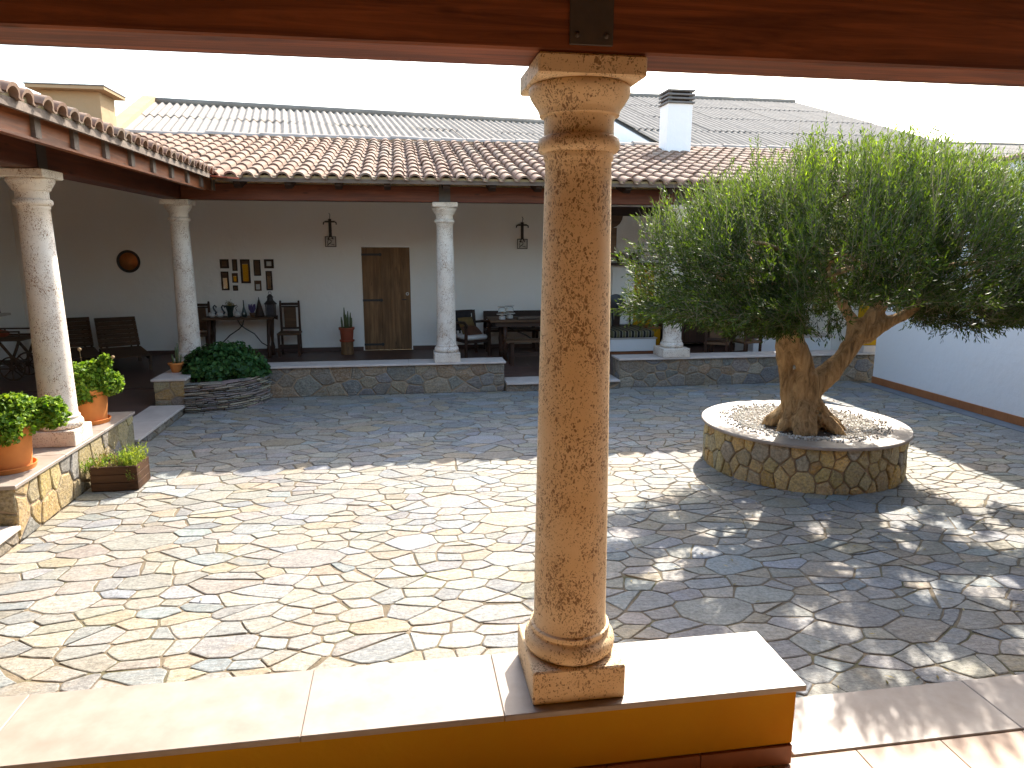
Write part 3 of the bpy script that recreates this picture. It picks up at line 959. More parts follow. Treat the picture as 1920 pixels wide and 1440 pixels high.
def lay_roof(roof_o, origin, rz, ncol, nrow, inside, limit, rowfirst=True):
    """origin: eave start; x along the eave, y up the slope"""
    base = Matrix.Translation(Vector(origin)) @ Matrix.Rotation(rz, 4, 'Z') @ Matrix.Rotation(SANG, 4, 'X')
    L = root_loc(roof_o)
    TVv = [Vector(p) for p in TV]
    mass = MB(); rr = []
    n = 0
    for r in range(nrow):
        for c in range(ncol):
            p = base @ Vector((c * PITCH, r * EXPO, 0))
            q = base @ Vector((c * PITCH, r * EXPO + 0.2, 0))
            if not inside(q.x, q.y):
                continue
            M = base @ Matrix.Translation((c * PITCH + rnd.uniform(-.006, .006), r * EXPO + rnd.uniform(-.012, .012), rnd.uniform(0, .006))) @ Matrix.Rotation(rnd.uniform(-.025, .025), 4, 'Z') @ Matrix.Rotation(rnd.uniform(-.02, .02), 4, 'Y')
            if n < limit:
                o = bpy.data.objects.new('roof_tile', tile_me)
                COL.objects.link(o)
                o.parent = roof_o
                o.matrix_local = Matrix.Translation(-L) @ M
                n += 1
            else:
                mass.add([M @ v for v in TVv], TF)
                rr += [rnd.random()] * len(TF)
    if mass.v:
        o = build(mass, 'roof_tiles_beyond', 'rooftile_mass', roof_o, True, kind='stuff', auto=48)
        fattr(o, 'rnd', rr)
EZ = zd(10.4) + 0.020
lay_roof(roof_o, (-6.95, 10.345, EZ - SLP * 0.055), 0, 69, 12, lambda x, y: y - 10.4 > -2.5 - x + 0.02 and x < 8.4, 296)
# mortar bedding under the first row
build(MB().box(-2.42, 8.42, 10.385, 10.44, EZ - 0.004, EZ + 0.045), 'eave_mortar', 'roofmortar', roof_o)
# capping along the upper edge
x = -6.6
rnd = random.Random(8)
while x < 8.3:
    z = zd(14.95) + 0.06 + rnd.uniform(-.012, .012)
    m = MB()
    pr = []
    for i in range(7):
        a = math.pi * i / 6
        pr.append((0.15 * math.cos(a), 0.085 * math.sin(a)))
    V = [(x, 14.95 - p[0], z + p[1]) for p in pr] + [(x + 0.53, 14.95 - p[0] * 0.92, z + p[1] * 0.9 - 0.008) for p in pr]
    F = [(i, i + 1, 7 + i + 1, 7 + i) for i in range(6)] + [tuple(range(7)), tuple(range(13, 6, -1))]
    build(m.add(V, F), 'cap_tile', 'capmortar', roof_o, True, auto=40)
    x += 0.50
# tie beam and curved bracket in the right part of the porch
build(MB().box(3.72, 8.24, 12.92, 13.08, 2.815, 2.975), 'tie_beam', 'darkwood', house, bev=0.005)
pp = [(3.90, 2.814), (4.12, 2.814), (4.10, 2.74), (4.06, 2.67), (4.0, 2.62), (3.94, 2.60), (3.90, 2.60)]
V = [(x, 12.95, z) for x, z in pp] + [(x, 13.05, z) for x, z in pp]
n = len(pp)
build(MB().add(V, [tuple(range(n)), tuple(range(2 * n - 1, n - 1, -1))] + [(i, n + i, n + (i + 1) % n, (i + 1) % n) for i in range(n)]), 'bracket', 'midwood', house)
build(MB().box(3.90, 4.0, 12.93, 13.07, 2.05, 2.599), 'post', 'midwood', house)

# ================================================================== LEFT WING
wing = thing('porch_wing', 'left wing with tiled eave, brown rafter ends and dark porch', 'house', (-7.1, 6.0, 0))
build(MB().box(-7.35, -7.1, -1.4, 12.3, 0.0, 4.22), 'wall', 'white', wing)
build(MB().box(-7.35, -7.1, 12.3, 13.9, 0.0, 1.06), 'wall', 'white', wing)
build(MB().box(-7.35, -7.1, 12.3, 13.9, 2.55, 4.22), 'wall', 'white', wing)
build(MB().box(-7.35, -7.1, 13.9, 14.7, 0.0, 4.22), 'wall', 'white', wing)
wi = build(MB().box(-7.30, -7.25, 12.31, 13.89, 1.061, 2.549), 'window', 'darkwood', wing)
for y in (12.36, 13.07, 13.10, 13.81):
    build(MB().box(-7.25, -7.22, y, y + 0.05, 1.07, 2.54), 'frame', 'midwood', wi)
build(MB().box(-7.12, -6.98, 12.22, 13.98, 1.02, 1.058), 'sill', 'marble_grey', wing, bev=0.004)
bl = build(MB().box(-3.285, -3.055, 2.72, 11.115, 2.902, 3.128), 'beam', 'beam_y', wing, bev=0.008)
build(MB().box(-3.054, -3.047, 6.845, 7.015, 2.905, 3.20), 'metal_plate', 'plate', bl)
def zx(x): return 3.205 + SLP * (-3.165 - x)
for i in range(13):
    y = 3.3 + i * 0.62
    a, b = -2.545, -7.09
    V = []
    for yy in (y - 0.045, y + 0.045):
        V += [(a, yy, zx(a) - 0.035), (a - 0.15, yy, zx(a - 0.06) - 0.02), (b, yy, zx(b)), (b, yy, zx(b) + 0.135), (a, yy, zx(a) + 0.135)]
    F = [(4, 3, 2, 1, 0), (5, 6, 7, 8, 9), (1, 6, 5, 0), (2, 7, 6, 1), (3, 8, 7, 2), (4, 9, 8, 3), (0, 5, 9, 4)]
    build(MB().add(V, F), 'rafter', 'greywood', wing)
    if i < 12:
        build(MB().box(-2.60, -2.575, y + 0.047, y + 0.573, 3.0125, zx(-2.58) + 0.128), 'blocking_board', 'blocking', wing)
        build(MB().box(-3.2, -3.13, y + 0.047, y + 0.573, 3.1285, zx(-3.165) + 0.125), 'infill', 'beam_y', wing)
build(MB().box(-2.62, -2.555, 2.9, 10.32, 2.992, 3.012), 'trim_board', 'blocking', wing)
def zdx(x): return zx(x) + 0.137
P = [(-2.50, 2.0), (-2.50, 10.40), (-7.1, 15.0), (-7.4, 15.0), (-7.4, 2.0)]
V = [(x, y, zdx(x)) for x, y in P] + [(x, y, zdx(x) + 0.022) for x, y in P]
lroof = build(MB().add(V, [(4, 3, 2, 1, 0), (5, 6, 7, 8, 9)] + [(i, (i + 1) % 5, 5 + (i + 1) % 5, 5 + i) for i in range(5)]), 'roof', 'ceiling', wing)
build(MB().box(-2.4985, -2.468, 2.0, 10.37, zdx(-2.5) - 0.035, zdx(-2.5) + 0.024), 'eave_board', 'greywood', lroof)
EZ2 = zdx(-2.5) + 0.022
lay_roof(lroof, (-2.445, 2.1, EZ2 - SLP * 0.055), R(90), 60, 12, lambda x, y: y - 10.4 < -2.5 - x + 0.12, 60)
build(MB().box(-2.52, -2.485, 2.0, 10.36, EZ2, EZ2 + 0.045), 'eave_mortar', 'roofmortar', lroof)
# rainwater spout at the valley
sp = MB().add([(-2.62, 10.30, 3.175), (-2.42, 10.45, 3.175), (-2.10, 10.22, 3.13), (-2.22, 10.10, 3.13), (-2.62, 10.30, 3.195), (-2.42, 10.45, 3.195), (-2.10, 10.22, 3.15), (-2.22, 10.10, 3.15)],
              [(3, 2, 1, 0), (4, 5, 6, 7), (0, 1, 5, 4), (1, 2, 6, 5), (2, 3, 7, 6), (3, 0, 4, 7)])
build(sp, 'rain_spout', 'terracotta_dark', lroof)

# ================================================================== NEAR PORCH (camera side)
near = thing('near_porch', 'red brown beam and roof of the porch the camera stands in', 'porch', (0, 0, 0))
nb = build(MB().box(-6.9, 7.79, 2.475, 2.705, 2.902, 3.19), 'beam', 'beam', near, bev=0.008)
pl = build(MB().box(0.580, 0.730, 2.464, 2.4745, 2.922, 3.36), 'metal_plate', 'plate', nb, bev=0.002)
for x in (0.605, 0.705):
    build(MB().lathe([(0.009, 0), (0.009, 0.004), (0.006, 0.008), (0.002, 0.009)], (x, 2.4638, 2.952), 10, True, Matrix.Rotation(R(90), 3, 'X')), 'bolt', 'plate', pl, True)
build(MB().box(-7.1, 7.8, -1.4, -1.2, 0.0, 4.2), 'wall', 'ochre', near)
def zn(y): return 3.195 + SLP * (2.59 - y)
V = [(x, y, zn(y) + dz) for dz in (0.137, 0.16) for x, y in ((-7.1, 3.2), (8.05, 3.2), (8.05, -1.4), (-7.1, -1.4))]
build(MB().add(V, [(0, 1, 2, 3), (7, 6, 5, 4), (4, 5, 1, 0), (5, 6, 2, 1), (6, 7, 3, 2), (7, 4, 0, 3)]), 'roof', 'beam', near)
x = -6.5
while x < 7.8:
    V = [(xx, y, zn(y) + dz) for xx in (x - 0.045, x + 0.045) for y, dz in ((3.15, 0), (-1.19, 0), (-1.19, 0.135), (3.15, 0.135))]
    build(MB().add(V, [(0, 1, 2, 3), (7, 6, 5, 4), (0, 4, 5, 1), (1, 5, 6, 2), (2, 6, 7, 3), (3, 7, 4, 0)]), 'rafter', 'darkwood', near)
    x += 0.68

# ================================================================== RIGHT COURTYARD WALL
rw = thing('courtyard_wall', 'tall white rendered wall with brown tile skirting at the right', 'wall', (7.9, 5.0, 0))
build(MB().box(7.80, 8.06, -1.4, 10.56, 0.0, 3.36), 'wall', 'white_side', rw, bev=0.004)
y = -1.2
i = 0
while y < 10.5:
    b = min(y + 0.41, 10.555)
    build(MB().box(7.782, 7.799, y + 0.002, b - 0.002, 0.013, 0.125), 'skirting_tile', 'skirt_red', rw, bev=0.002)
    y += 0.41
y = -1.3
while y < 10.5:
    pr = []
    for i in range(7):
        a = math.pi * i / 6
        pr.append((0.10 * math.cos(a), 0.07 * math.sin(a)))
    for dx in (-0.10, 0.10):
        V = [(7.93 + dx + p[0], y, 3.362 + p[1]) for p in pr] + [(7.93 + dx + p[0] * 0.9, y + 0.44, 3.362 + p[1] * 0.85) for p in pr]
        F = [(7 + i, 7 + i + 1, i + 1, i) for i in range(6)] + [tuple(range(6, -1, -1)), tuple(range(7, 14))]
        build(MB().add(V, F), 'coping_tile', 'rooftile', rw, True, auto=40)
    y += 0.41

# ================================================================== ROOFSCAPE BEHIND
# chimney
t = thing('chimney', 'white rendered chimney with grey louvred cap on the tiled roof', 'chimney', (5.5, 14.1, 4.0))
build(MB().box(5.27, 5.77, 13.9, 14.35, 3.9, 5.01), 'stack', 'white_side', t, bev=0.006)
for i in range(4):
    z = 5.012 + i * 0.073
    w = 0.035
    build(MB().box(5.27 - w, 5.77 + w, 13.9 - w, 14.35 + w, z, z + 0.036), 'louvre', 'concrete', t, bev=0.006)
    if i < 3:
        for (x, y) in ((5.31, 13.94), (5.73, 13.94), (5.31, 14.31), (5.73, 14.31)):
            build(MB().box(x - 0.03, x + 0.03, y - 0.03, y + 0.03, z + 0.0361, z + 0.0729), 'spacer', 'concrete', t)
build(MB().box(5.36, 5.68, 13.99, 14.26, 5.0125, 5.228), 'flue', 'concrete', t)
# box tower on the left wing
t = thing('roof_tower', 'tan rendered box tower with thin overhanging slab above the left eave', 'tower', (-5.3, 13.8, 4.0))
build(MB().box(-5.84, -4.93, 13.5, 14.15, 3.7, 4.80), 'tower_wall', 'tan', t, bev=0.006)
build(MB().box(-6.0, -4.79, 13.33, 14.3, 4.801, 4.855), 'cap_slab', 'tan', t, bev=0.005)
build(MB().box(-6.01, -4.78, 13.32, 14.31, 4.856, 4.875), 'cap_sheet', 'concrete', t)

def sheet_mesh(wid, length, ribs, amp, mat, name):
    n = ribs * 8
    V = []
    for y in (0.0, -length):
        for i in range(n + 1):
            x = wid * i / n
            V.append((x, y, amp * math.cos(2 * math.pi * ribs * i / n)))
    F = [(i, n + 1 + i, n + 2 + i, i + 1) for i in range(n)]
    me = bpy.data.meshes.new(name)
    me.from_pydata(V, [], F)
    me.materials.append(MT[mat])
    me.polygons.foreach_set('use_smooth', [True] * len(me.polygons))
    return me

def barn(label, ridge, rz, ncol, rows, slen, pitch, mat, wallmat, verge):
    t = thing('barn', label, 'barn', (ridge[0], ridge[1], 0), rz, 'corrugated roofs behind the house')
    wid = 1.062
    me = sheet_mesh(wid + 0.17, slen + 0.15, 7, 0.028, mat, 'roof_sheet')
    H = ridge[2]
    tot = rows * slen
    hw = tot * math.cos(pitch); drop = tot * math.sin(pitch)
    Lx = ncol * wid
    rf = build(MB().add([(0, 0, H - 0.06), (Lx, 0, H - 0.06), (Lx, -hw, H - drop - 0.06), (0, -hw, H - drop - 0.06), (0, hw, H - drop - 0.06), (Lx, hw, H - drop - 0.06)],
                        [(3, 2, 1, 0), (0, 1, 5, 4)]), 'roof', mat, t, local=True)
    rn = random.Random(int(abs(ridge[0]) * 100))
    for r in range(rows):
        for c in range(ncol):
            o = bpy.data.objects.new('roof_sheet', me)
            COL.objects.link(o)
            o.parent = rf
            yy = -r * slen * math.cos(pitch); zz = H - r * slen * math.sin(pitch)
            o.matrix_local = Matrix.Translation((c * wid, yy, zz + 0.012 * (rows - r) * 0 + rn.uniform(0, .008) + (0.0 if (c + r) % 2 else 0.006))) @ Matrix.Rotation(pitch - 0.006, 4, 'X')
    build(MB().tube([(-0.05, 0, H + 0.02), (Lx + 0.15, 0, H + 0.02)], 0.11, 8), 'ridge_cap', 'cement_grey', rf, True, local=True)
    for xx in (0.02, Lx - 0.02):
        V = []
        for x2 in (xx - 0.02, xx + 0.02):
            V += [(x2, -hw, 0), (x2, hw, 0), (x2, hw, H - drop - 0.08), (x2, 0, H - 0.08), (x2, -hw, H - drop - 0.08)]
        build(MB().add(V, [(0, 1, 2, 3, 4), (9, 8, 7, 6, 5)] + [(i, 5 + i, 5 + (i + 1) % 5, (i + 1) % 5) for i in range(5)]), 'gable_wall', wallmat, t, local=True)
    build(MB().box(0, Lx, -hw + 0.25, -hw + 0.45, 0, H - drop - 0.02), 'front_wall', wallmat, t, local=True)
    if verge:
        V = []
        for x2 in (-0.30, 0.0):
            V += [(x2, 0, H - 0.1), (x2, -hw, H - drop - 0.1), (x2, -hw, H - drop + 0.16), (x2, 0, H + 0.16)]
        build(MB().add(V, [(0, 1, 2, 3), (7, 6, 5, 4)] + [(i, 4 + i, 4 + (i + 1) % 4, (i + 1) % 4) for i in range(4)]), 'verge_kerb', 'tan', t, local=True)
    return t
barn('low barn with pale corrugated cement roof right behind the tiled porch roof', (-6.2, 20.7, 5.93), R(8), 11, 3, 2.1, R(17.5), 'cement', 'white_side', True)
barn('large barn with grey corrugated roof behind the white chimney and the olive', (6.2, 26.0, 7.58), R(0.6), 8, 4, 2.4, R(18.0), 'cement_grey', 'white_side', False)
barn('distant barn roof low on the skyline at the far right', (22.5, 36.0, 7.7), R(-3), 16, 3, 2.4, R(13.0), 'cement_grey', 'tan', False)

# ================================================================== OLIVE PLANTER
PC = (4.13, 6.62)
PRr = 1.0
pt = thing('round_planter', 'round planter faced with golden stones under the olive tree, cream coping and white gravel', 'planter', (PC[0], PC[1], 0))
build(MB().lathe([(0.60, -0.05), (PRr - 0.03, -0.05), (PRr - 0.03, 0.428), (0.60, 0.428)], (PC[0], PC[1], 0), 64, False), 'wall_core', 'mortar', pt)
circ = 2 * math.pi * PRr
l = stones(0, circ, 0.0, 0.43, 0.045, 0.105, 0.95, 1.2, 0.011, 91, 34, 0.010, 1.0)
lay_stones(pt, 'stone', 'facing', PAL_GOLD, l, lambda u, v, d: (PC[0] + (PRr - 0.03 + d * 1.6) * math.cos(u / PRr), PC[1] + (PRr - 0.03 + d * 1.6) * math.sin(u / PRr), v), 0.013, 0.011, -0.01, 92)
for i in range(8):      # coping ring in eight curved slabs
    m = MB()
    a0, a1 = 2 * math.pi * i / 8 + 0.0012, 2 * math.pi * (i + 1) / 8 - 0.0012
    N = 12
    V = []
    for j in range(N + 1):
        a = a0 + (a1 - a0) * j / N
        ca, sa = math.cos(a), math.sin(a)
        for r, z in ((0.70, 0.43), (1.015, 0.43), (1.025, 0.436), (1.025, 0.455), (1.018, 0.462), (0.70, 0.462)):
            V.append((PC[0] + r * ca, PC[1] + r * sa, z))
    F = []
    for j in range(N):
        for q in range(6):
            F.append((j * 6 + q, j * 6 + (q + 1) % 6, (j + 1) * 6 + (q + 1) % 6, (j + 1) * 6 + q)[::-1])
    F += [tuple(range(6)), tuple(N * 6 + q for q in range(5, -1, -1))]
    build(m.add(V, F), 'coping_slab', 'marble', pt)
build(MB().lathe([(0.705, 0.40), (0.705, 0.445), (0.35, 0.452), (0.05, 0.455)], (PC[0], PC[1], 0), 40, True), 'grit_bed', 'pale_sand', pt)
build(MB().lathe([(0.40, 0.45), (0.34, 0.462), (0.05, 0.47)], (3.985, 6.38, 0), 28, True), 'soil', 'earth', pt)
rs = np.random.RandomState(3)
gv = MB(); gc = []
rg = random.Random(12)
TB = Vector((3.985, 6.38, 0.44))
for i in range(6500):
    a = rg.uniform(0, 2 * math.pi)
    r = 0.71 * math.sqrt(rg.random()) if rg.random() < 0.93 else rg.uniform(0.7, 0.84)
    x, y = PC[0] + r * math.cos(a), PC[1] + r * math.sin(a)
    dd = math.hypot(x - TB.x, y - TB.y)
    if dd < 0.36 and rg.random() < 0.9: continue
    z = 0.452 if r < 0.7 else 0.465
    s = rg.uniform(0.008, 0.019)
    q = Quaternion((rg.random(), rg.random(), rg.random(), rg.random() + 0.1)).normalized()
    P = [Vector(p) * s * rg.uniform(0.7, 1.2) for p in ((1, 0, 0), (-1, 0, 0), (0, .8, 0), (0, -.8, 0), (0, 0, .7), (0, 0, -.7))]
    P = [(q @ p) + Vector((x, y, z + s * 0.3)) for p in P]
    gv.add(P, [(0, 2, 4), (2, 1, 4), (1, 3, 4), (3, 0, 4), (2, 0, 5), (1, 2, 5), (3, 1, 5), (0, 3, 5)])
    cc = vary(rg.choice([(0.74, 0.71, 0.66), (0.68, 0.64, 0.58), (0.78, 0.76, 0.72), (0.55, 0.48, 0.38)]), rg, 0.06)
    gc += [cc] * 8
g = build(gv, 'white_gravel', 'gravel', pt, kind='stuff')
fcol(g, gc)

# ================================================================== OLIVE TREE
tree = thing('olive_tree', 'old olive tree with forked golden trunk and dense clipped green crown', 'tree', (TB.x, TB.y, 0.44))
def limb(pts, rad, n=14):
    """smooth a control polyline with Catmull-Rom and sweep it"""
    P = [Vector(p) for p in pts]
    Q = []; RR = []
    for i in range(len(P) - 1):
        p0, p1, p2, p3 = P[max(i - 1, 0)], P[i], P[i + 1], P[min(i + 2, len(P) - 1)]
        for k in range(5):
            t = k / 5
            Q.append(0.5 * ((2 * p1) + (p2 - p0) * t + (2 * p0 - 5 * p1 + 4 * p2 - p3) * t * t + (3 * p1 - p0 - 3 * p2 + p3) * t ** 3))
            RR.append(rad[i] + (rad[i + 1] - rad[i]) * t)
    Q.append(P[-1]); RR.append(rad[-1])
    return Q, RR
tm = MB()
def addlimb(pts, rad, n=14):
    Q, RR = limb(pts, rad)
    tm.tube(Q, RR, n)
Yt = TB.y
addlimb([(3.985, Yt, 0.38), (3.975, Yt, 0.62), (3.98, Yt, 0.85), (3.99, Yt, 1.02)], [0.25, 0.178, 0.155, 0.13])
# left leader (two strands with a gap between) and right leader
addlimb([(4.02, Yt, 0.86), (3.94, Yt - .02, 1.10), (3.84, Yt - .03, 1.32), (3.76, Yt - .05, 1.55), (3.62, Yt - .1, 1.85)], [0.105, 0.08, 0.08, 0.078, 0.06])
addlimb([(3.86, Yt + .03, 0.72), (3.80, Yt + .06, 1.0), (3.745, Yt + .06, 1.25), (3.68, Yt + .05, 1.5), (3.45, Yt + .25, 1.85)], [0.11, 0.07, 0.07, 0.075, 0.05])
addlimb([(4.02, Yt, 0.80), (4.20, Yt - .02, 1.02), (4.34, Yt - .04, 1.17), (4.46, Yt - .05, 1.36), (4.60, Yt - .06, 1.58), (4.78, Yt - .1, 1.85)], [0.12, 0.105, 0.098, 0.082, 0.072, 0.05])
addlimb([(4.46, Yt - .03, 1.38), (4.44, Yt + .02, 1.55), (4.34, Yt + .04, 1.68), (4.28, Yt + .1, 1.85), (4.2, Yt + .15, 2.1)], [0.09, 0.065, 0.045, 0.04, 0.03])
addlimb([(4.50, Yt - .08, 1.38), (4.66, Yt - .12, 1.50), (4.86, Yt - .2, 1.62), (5.15, Yt - .25, 1.85)], [0.085, 0.07, 0.06, 0.04])
# root flare
rg = random.Random(21)
for i in range(11):
    a = 2 * math.pi * i / 11 + rg.uniform(-.2, .2)
    L = rg.uniform(0.33, 0.46)
    c, s_ = math.cos(a), math.sin(a)
    tm.tube([(3.98 + c * 0.13, Yt + s_ * 0.13, 0.74), (3.985 + c * 0.19, Yt + s_ * 0.19, 0.60), (3.985 + c * L * 0.78, Yt + s_ * L * 0.78, 0.49), (3.985 + c * L, Yt + s_ * L, 0.43)], [0.06, 0.08, 0.08, 0.04], 10)
# inner branches
br_ends = []
rg = random.Random(5)
starts = [((3.62, Yt - .1, 1.85), 0.06), ((3.45, Yt + .25, 1.85), 0.055), ((4.78, Yt - .1, 1.85), 0.055), ((4.2, Yt + .15, 2.1), 0.03), ((5.15, Yt - .25, 1.85), 0.04)]
branch = MB()
for (p, r) in starts:
    for k in range(6):
        a = rg.uniform(0, 2 * math.pi)
        L = rg.uniform(0.5, 1.0)
        e = Vector((p[0] + math.cos(a) * L * 1.05, p[1] + math.sin(a) * L * 0.85, p[2] + rg.uniform(0.1, 0.55)))
        mid = (Vector(p) + e) / 2 + Vector((rg.uniform(-.15, .15), rg.uniform(-.15, .15), rg.uniform(-.05, .15)))
        Q, RR = limb([p, mid, e], [r * 0.7, r * 0.45, r * 0.15])
        branch.tube(Q, RR, 6, False)
tr = build(tm, 'trunk', 'bark', tree)
md = tr.modifiers.new('remesh', 'REMESH'); md.mode = 'VOXEL'; md.voxel_size = 0.018
md2 = tr.modifiers.new('smooth', 'SMOOTH'); md2.iterations = 5; md2.factor = 0.6
dg = bpy.context.evaluated_depsgraph_get()
me = bpy.data.meshes.new_from_object(tr.evaluated_get(dg))
tr.modifiers.clear()
tr.data = me
for v in me.vertices:
    p = v.co
    ang = math.atan2(p.y, p.x)
    q = Vector((p.x * 9, p.y * 9, p.z * 2.2))
    d = noise.fractal(q, 0.9, 2.0, 5) * 0.020 + noise.noise(Vector((p.x * 3.5, p.y * 3.5, p.z * 3.0))) * 0.022
    low = max(0.0, 0.45 - p.z)
    d += abs(noise.noise(Vector((ang * 3.0, p.z * 0.8, 1.7)))) * -0.06 * low / 0.45
    v.co = p + v.normal * d
me.polygons.foreach_set('use_smooth', [True] * len(me.polygons))
me.update()
build(branch, 'branches', 'bark', tree, True, kind='stuff')

# crown
rs = np.random.RandomState(17)
CC = np.array([4.36, 6.22, 1.88])
AX = np.array([2.18, 1.45, 1.29])
def crown_pts(n, rlo, power):
    d = norm(rs.normal(size=(n, 3)))
    r = (rlo ** power + (1 - rlo ** power) * rs.uniform(size=n)) ** (1 / power)
    # lumps in the outline
    lump = np.array([noise.noise(Vector(x) * 2.6) * 0.16 + noise.noise(Vector(x) * 6.0 + Vector((5, 5, 5))) * 0.09 for x in d])
    r = r * (1 + lump)
    up = d[:, 2] > 0
    sc = np.where(up[:, None], AX, AX * np.array([1.0, 1.0, 0.31]))
    dd = d.copy()
    # flatten the top and bottom a little (clipped crown)
    dd[:, 2] = np.sign(d[:, 2]) * np.abs(d[:, 2]) ** np.where(up, 0.97, 0.6)
    p = CC + dd * sc * r[:, None]
    p[:, 2] += (p[:, 0] - CC[0]) * 0.02
    return p, d, r
NT = 29000
P, D, RRR = crown_pts(NT, 0.30, 2.4)
# thin out: gaps shaped along the sun direction to dapple the shadow
sd_ = np.array(TO_SUN)
Pq = P - np.outer(P @ sd_, sd_) * 0.95
gap = np.array([noise.noise(Vector(p) * 3.1 + Vector((9, 3, 1))) + 0.6 * noise.noise(Vector(p) * 7.0) for p in Pq])
keep = gap > np.where(RRR > 0.88, -0.20, -0.05)
# open pocket above the fork where the wall shows through
pock = ((P[:, 0] - 4.22) / 0.34) ** 2 + ((P[:, 2] - 1.50) / 0.30) ** 2 < 1
pock &= P[:, 1] < 7.6
pock |= (P[:, 2] < 1.80) & (np.abs(P[:, 0] - 4.2) < 0.72) & (P[:, 1] < 7.1)
pock |= P[:, 2] < 1.52
keep &= ~pock
P, D, RRR = P[keep], D[keep], RRR[keep]
n = len(P)
tw = norm(D * np.array([0.9, 0.9, 0.5]) + np.array([0, 0, 0.55]) + rs.normal(size=(n, 3)) * 0.45)
low = P[:, 2] < 1.70
tw[low] = norm(tw[low] + np.array([0, 0, -0.75]))
TL = rs.uniform(0.14, 0.30, n)
top = (D[:, 2] > 0.35) & (RRR > 0.86)
TL[top] *= rs.uniform(1.0, 1.9, top.sum())
tw[top] = norm(tw[top] + np.array([0, 0, 0.9]))
P = P - tw * TL[:, None] * 0.5
# long upright shoots on the top
ns = 210
Ps, Ds, _ = crown_pts(4000, 0.96, 3)
sel = np.where(Ds[:, 2] > 0.40)[0][:ns]
Ps = Ps[sel]
P = np.vstack([P, Ps - np.array([0, 0, 0.12])]); ts = norm(np.array([0, 0, 1.0]) + rs.normal(size=(len(sel), 3)) * 0.13)
tw = np.vstack([tw, ts]); TL = np.concatenate([TL, rs.uniform(0.25, 0.62, len(sel))])
young_sunlit = np.concatenate([np.clip((D[:, 2] - 0.15) * 1.1, 0, 0.75) * (RRR > 0.84), np.full(len(sel), 0.75)])  # new growth, plus the sunlit crown top put into the leaf tone
n = len(P)
tone = rs.uniform(-0.22, 0.24, n)
BV = []; BF = []; BR = []
cnt = 0
u = norm(np.cross(tw, rs.normal(size=(n, 3)))); w = np.cross(tw, u)
for k in range(17):
    f = (k + 0.6) / 17
    nl = np.round(TL / 0.0165)
    act = (k < nl) & (rs.uniform(size=n) < 0.94)
    idx = np.where(act)[0]
    ff_ = ((k + 0.5) / np.maximum(nl[idx], 1))
    base = P[idx] + tw[idx] * (TL[idx] * ff_)[:, None]
    ang = (k % 2) * math.pi + (k // 2) * 1.35 + rs.uniform(-.5, .5, len(idx))
    sidev = u[idx] * np.cos(ang)[:, None] + w[idx] * np.sin(ang)[:, None]
    spread = rs.uniform(0.55, 1.05, len(idx)) * (1 - 0.45 * ff_)
    d = norm(tw[idx] * np.cos(spread)[:, None] + sidev * np.sin(spread)[:, None] + rs.normal(size=(len(idx), 3)) * 0.08)
    sd = norm(np.cross(d, tw[idx] + rs.normal(size=(len(idx), 3)) * 0.35))
    L = rs.uniform(0.036, 0.060, len(idx)); Wd = L * rs.uniform(0.21, 0.28, len(idx))
    V, F = leaf_quads(base, d, sd, L, Wd)
    BV.append(V); BF.append(F + cnt); cnt += len(V)
    BR.append(np.clip(rs.uniform(0.05, 0.45, len(idx)) + tone[idx] + young_sunlit[idx] * rs.uniform(0.2, 0.8, len(idx)), 0, 1))
mesh_np('crown', np.vstack(BV), np.vstack(BF), 'olive', tree, np.concatenate(BR))
# twig wood
tv = []; tf = []; c0 = 0
e = P + tw * TL[:, None]
rad = 0.0022
for s_, o_ in ((0, 0), ):
    a = np.stack([P + u * rad * 1.6, P - u * rad * 0.8 + w * rad * 1.4, P - u * rad * 0.8 - w * rad * 1.4, e], 1).reshape(-1, 3)
b = np.arange(n) * 4
tf = np.stack([np.stack([b, b + 1, b + 3], 1), np.stack([b + 1, b + 2, b + 3], 1), np.stack([b + 2, b, b + 3], 1)], 1).reshape(-1, 3)
MT['twig'] = simple('olive_twig_mat', (0.20, 0.17, 0.10), (0.14, 0.12, 0.07), 10, 0.9, 0)
mesh_np('twigs', a, tf, 'twig', tree)

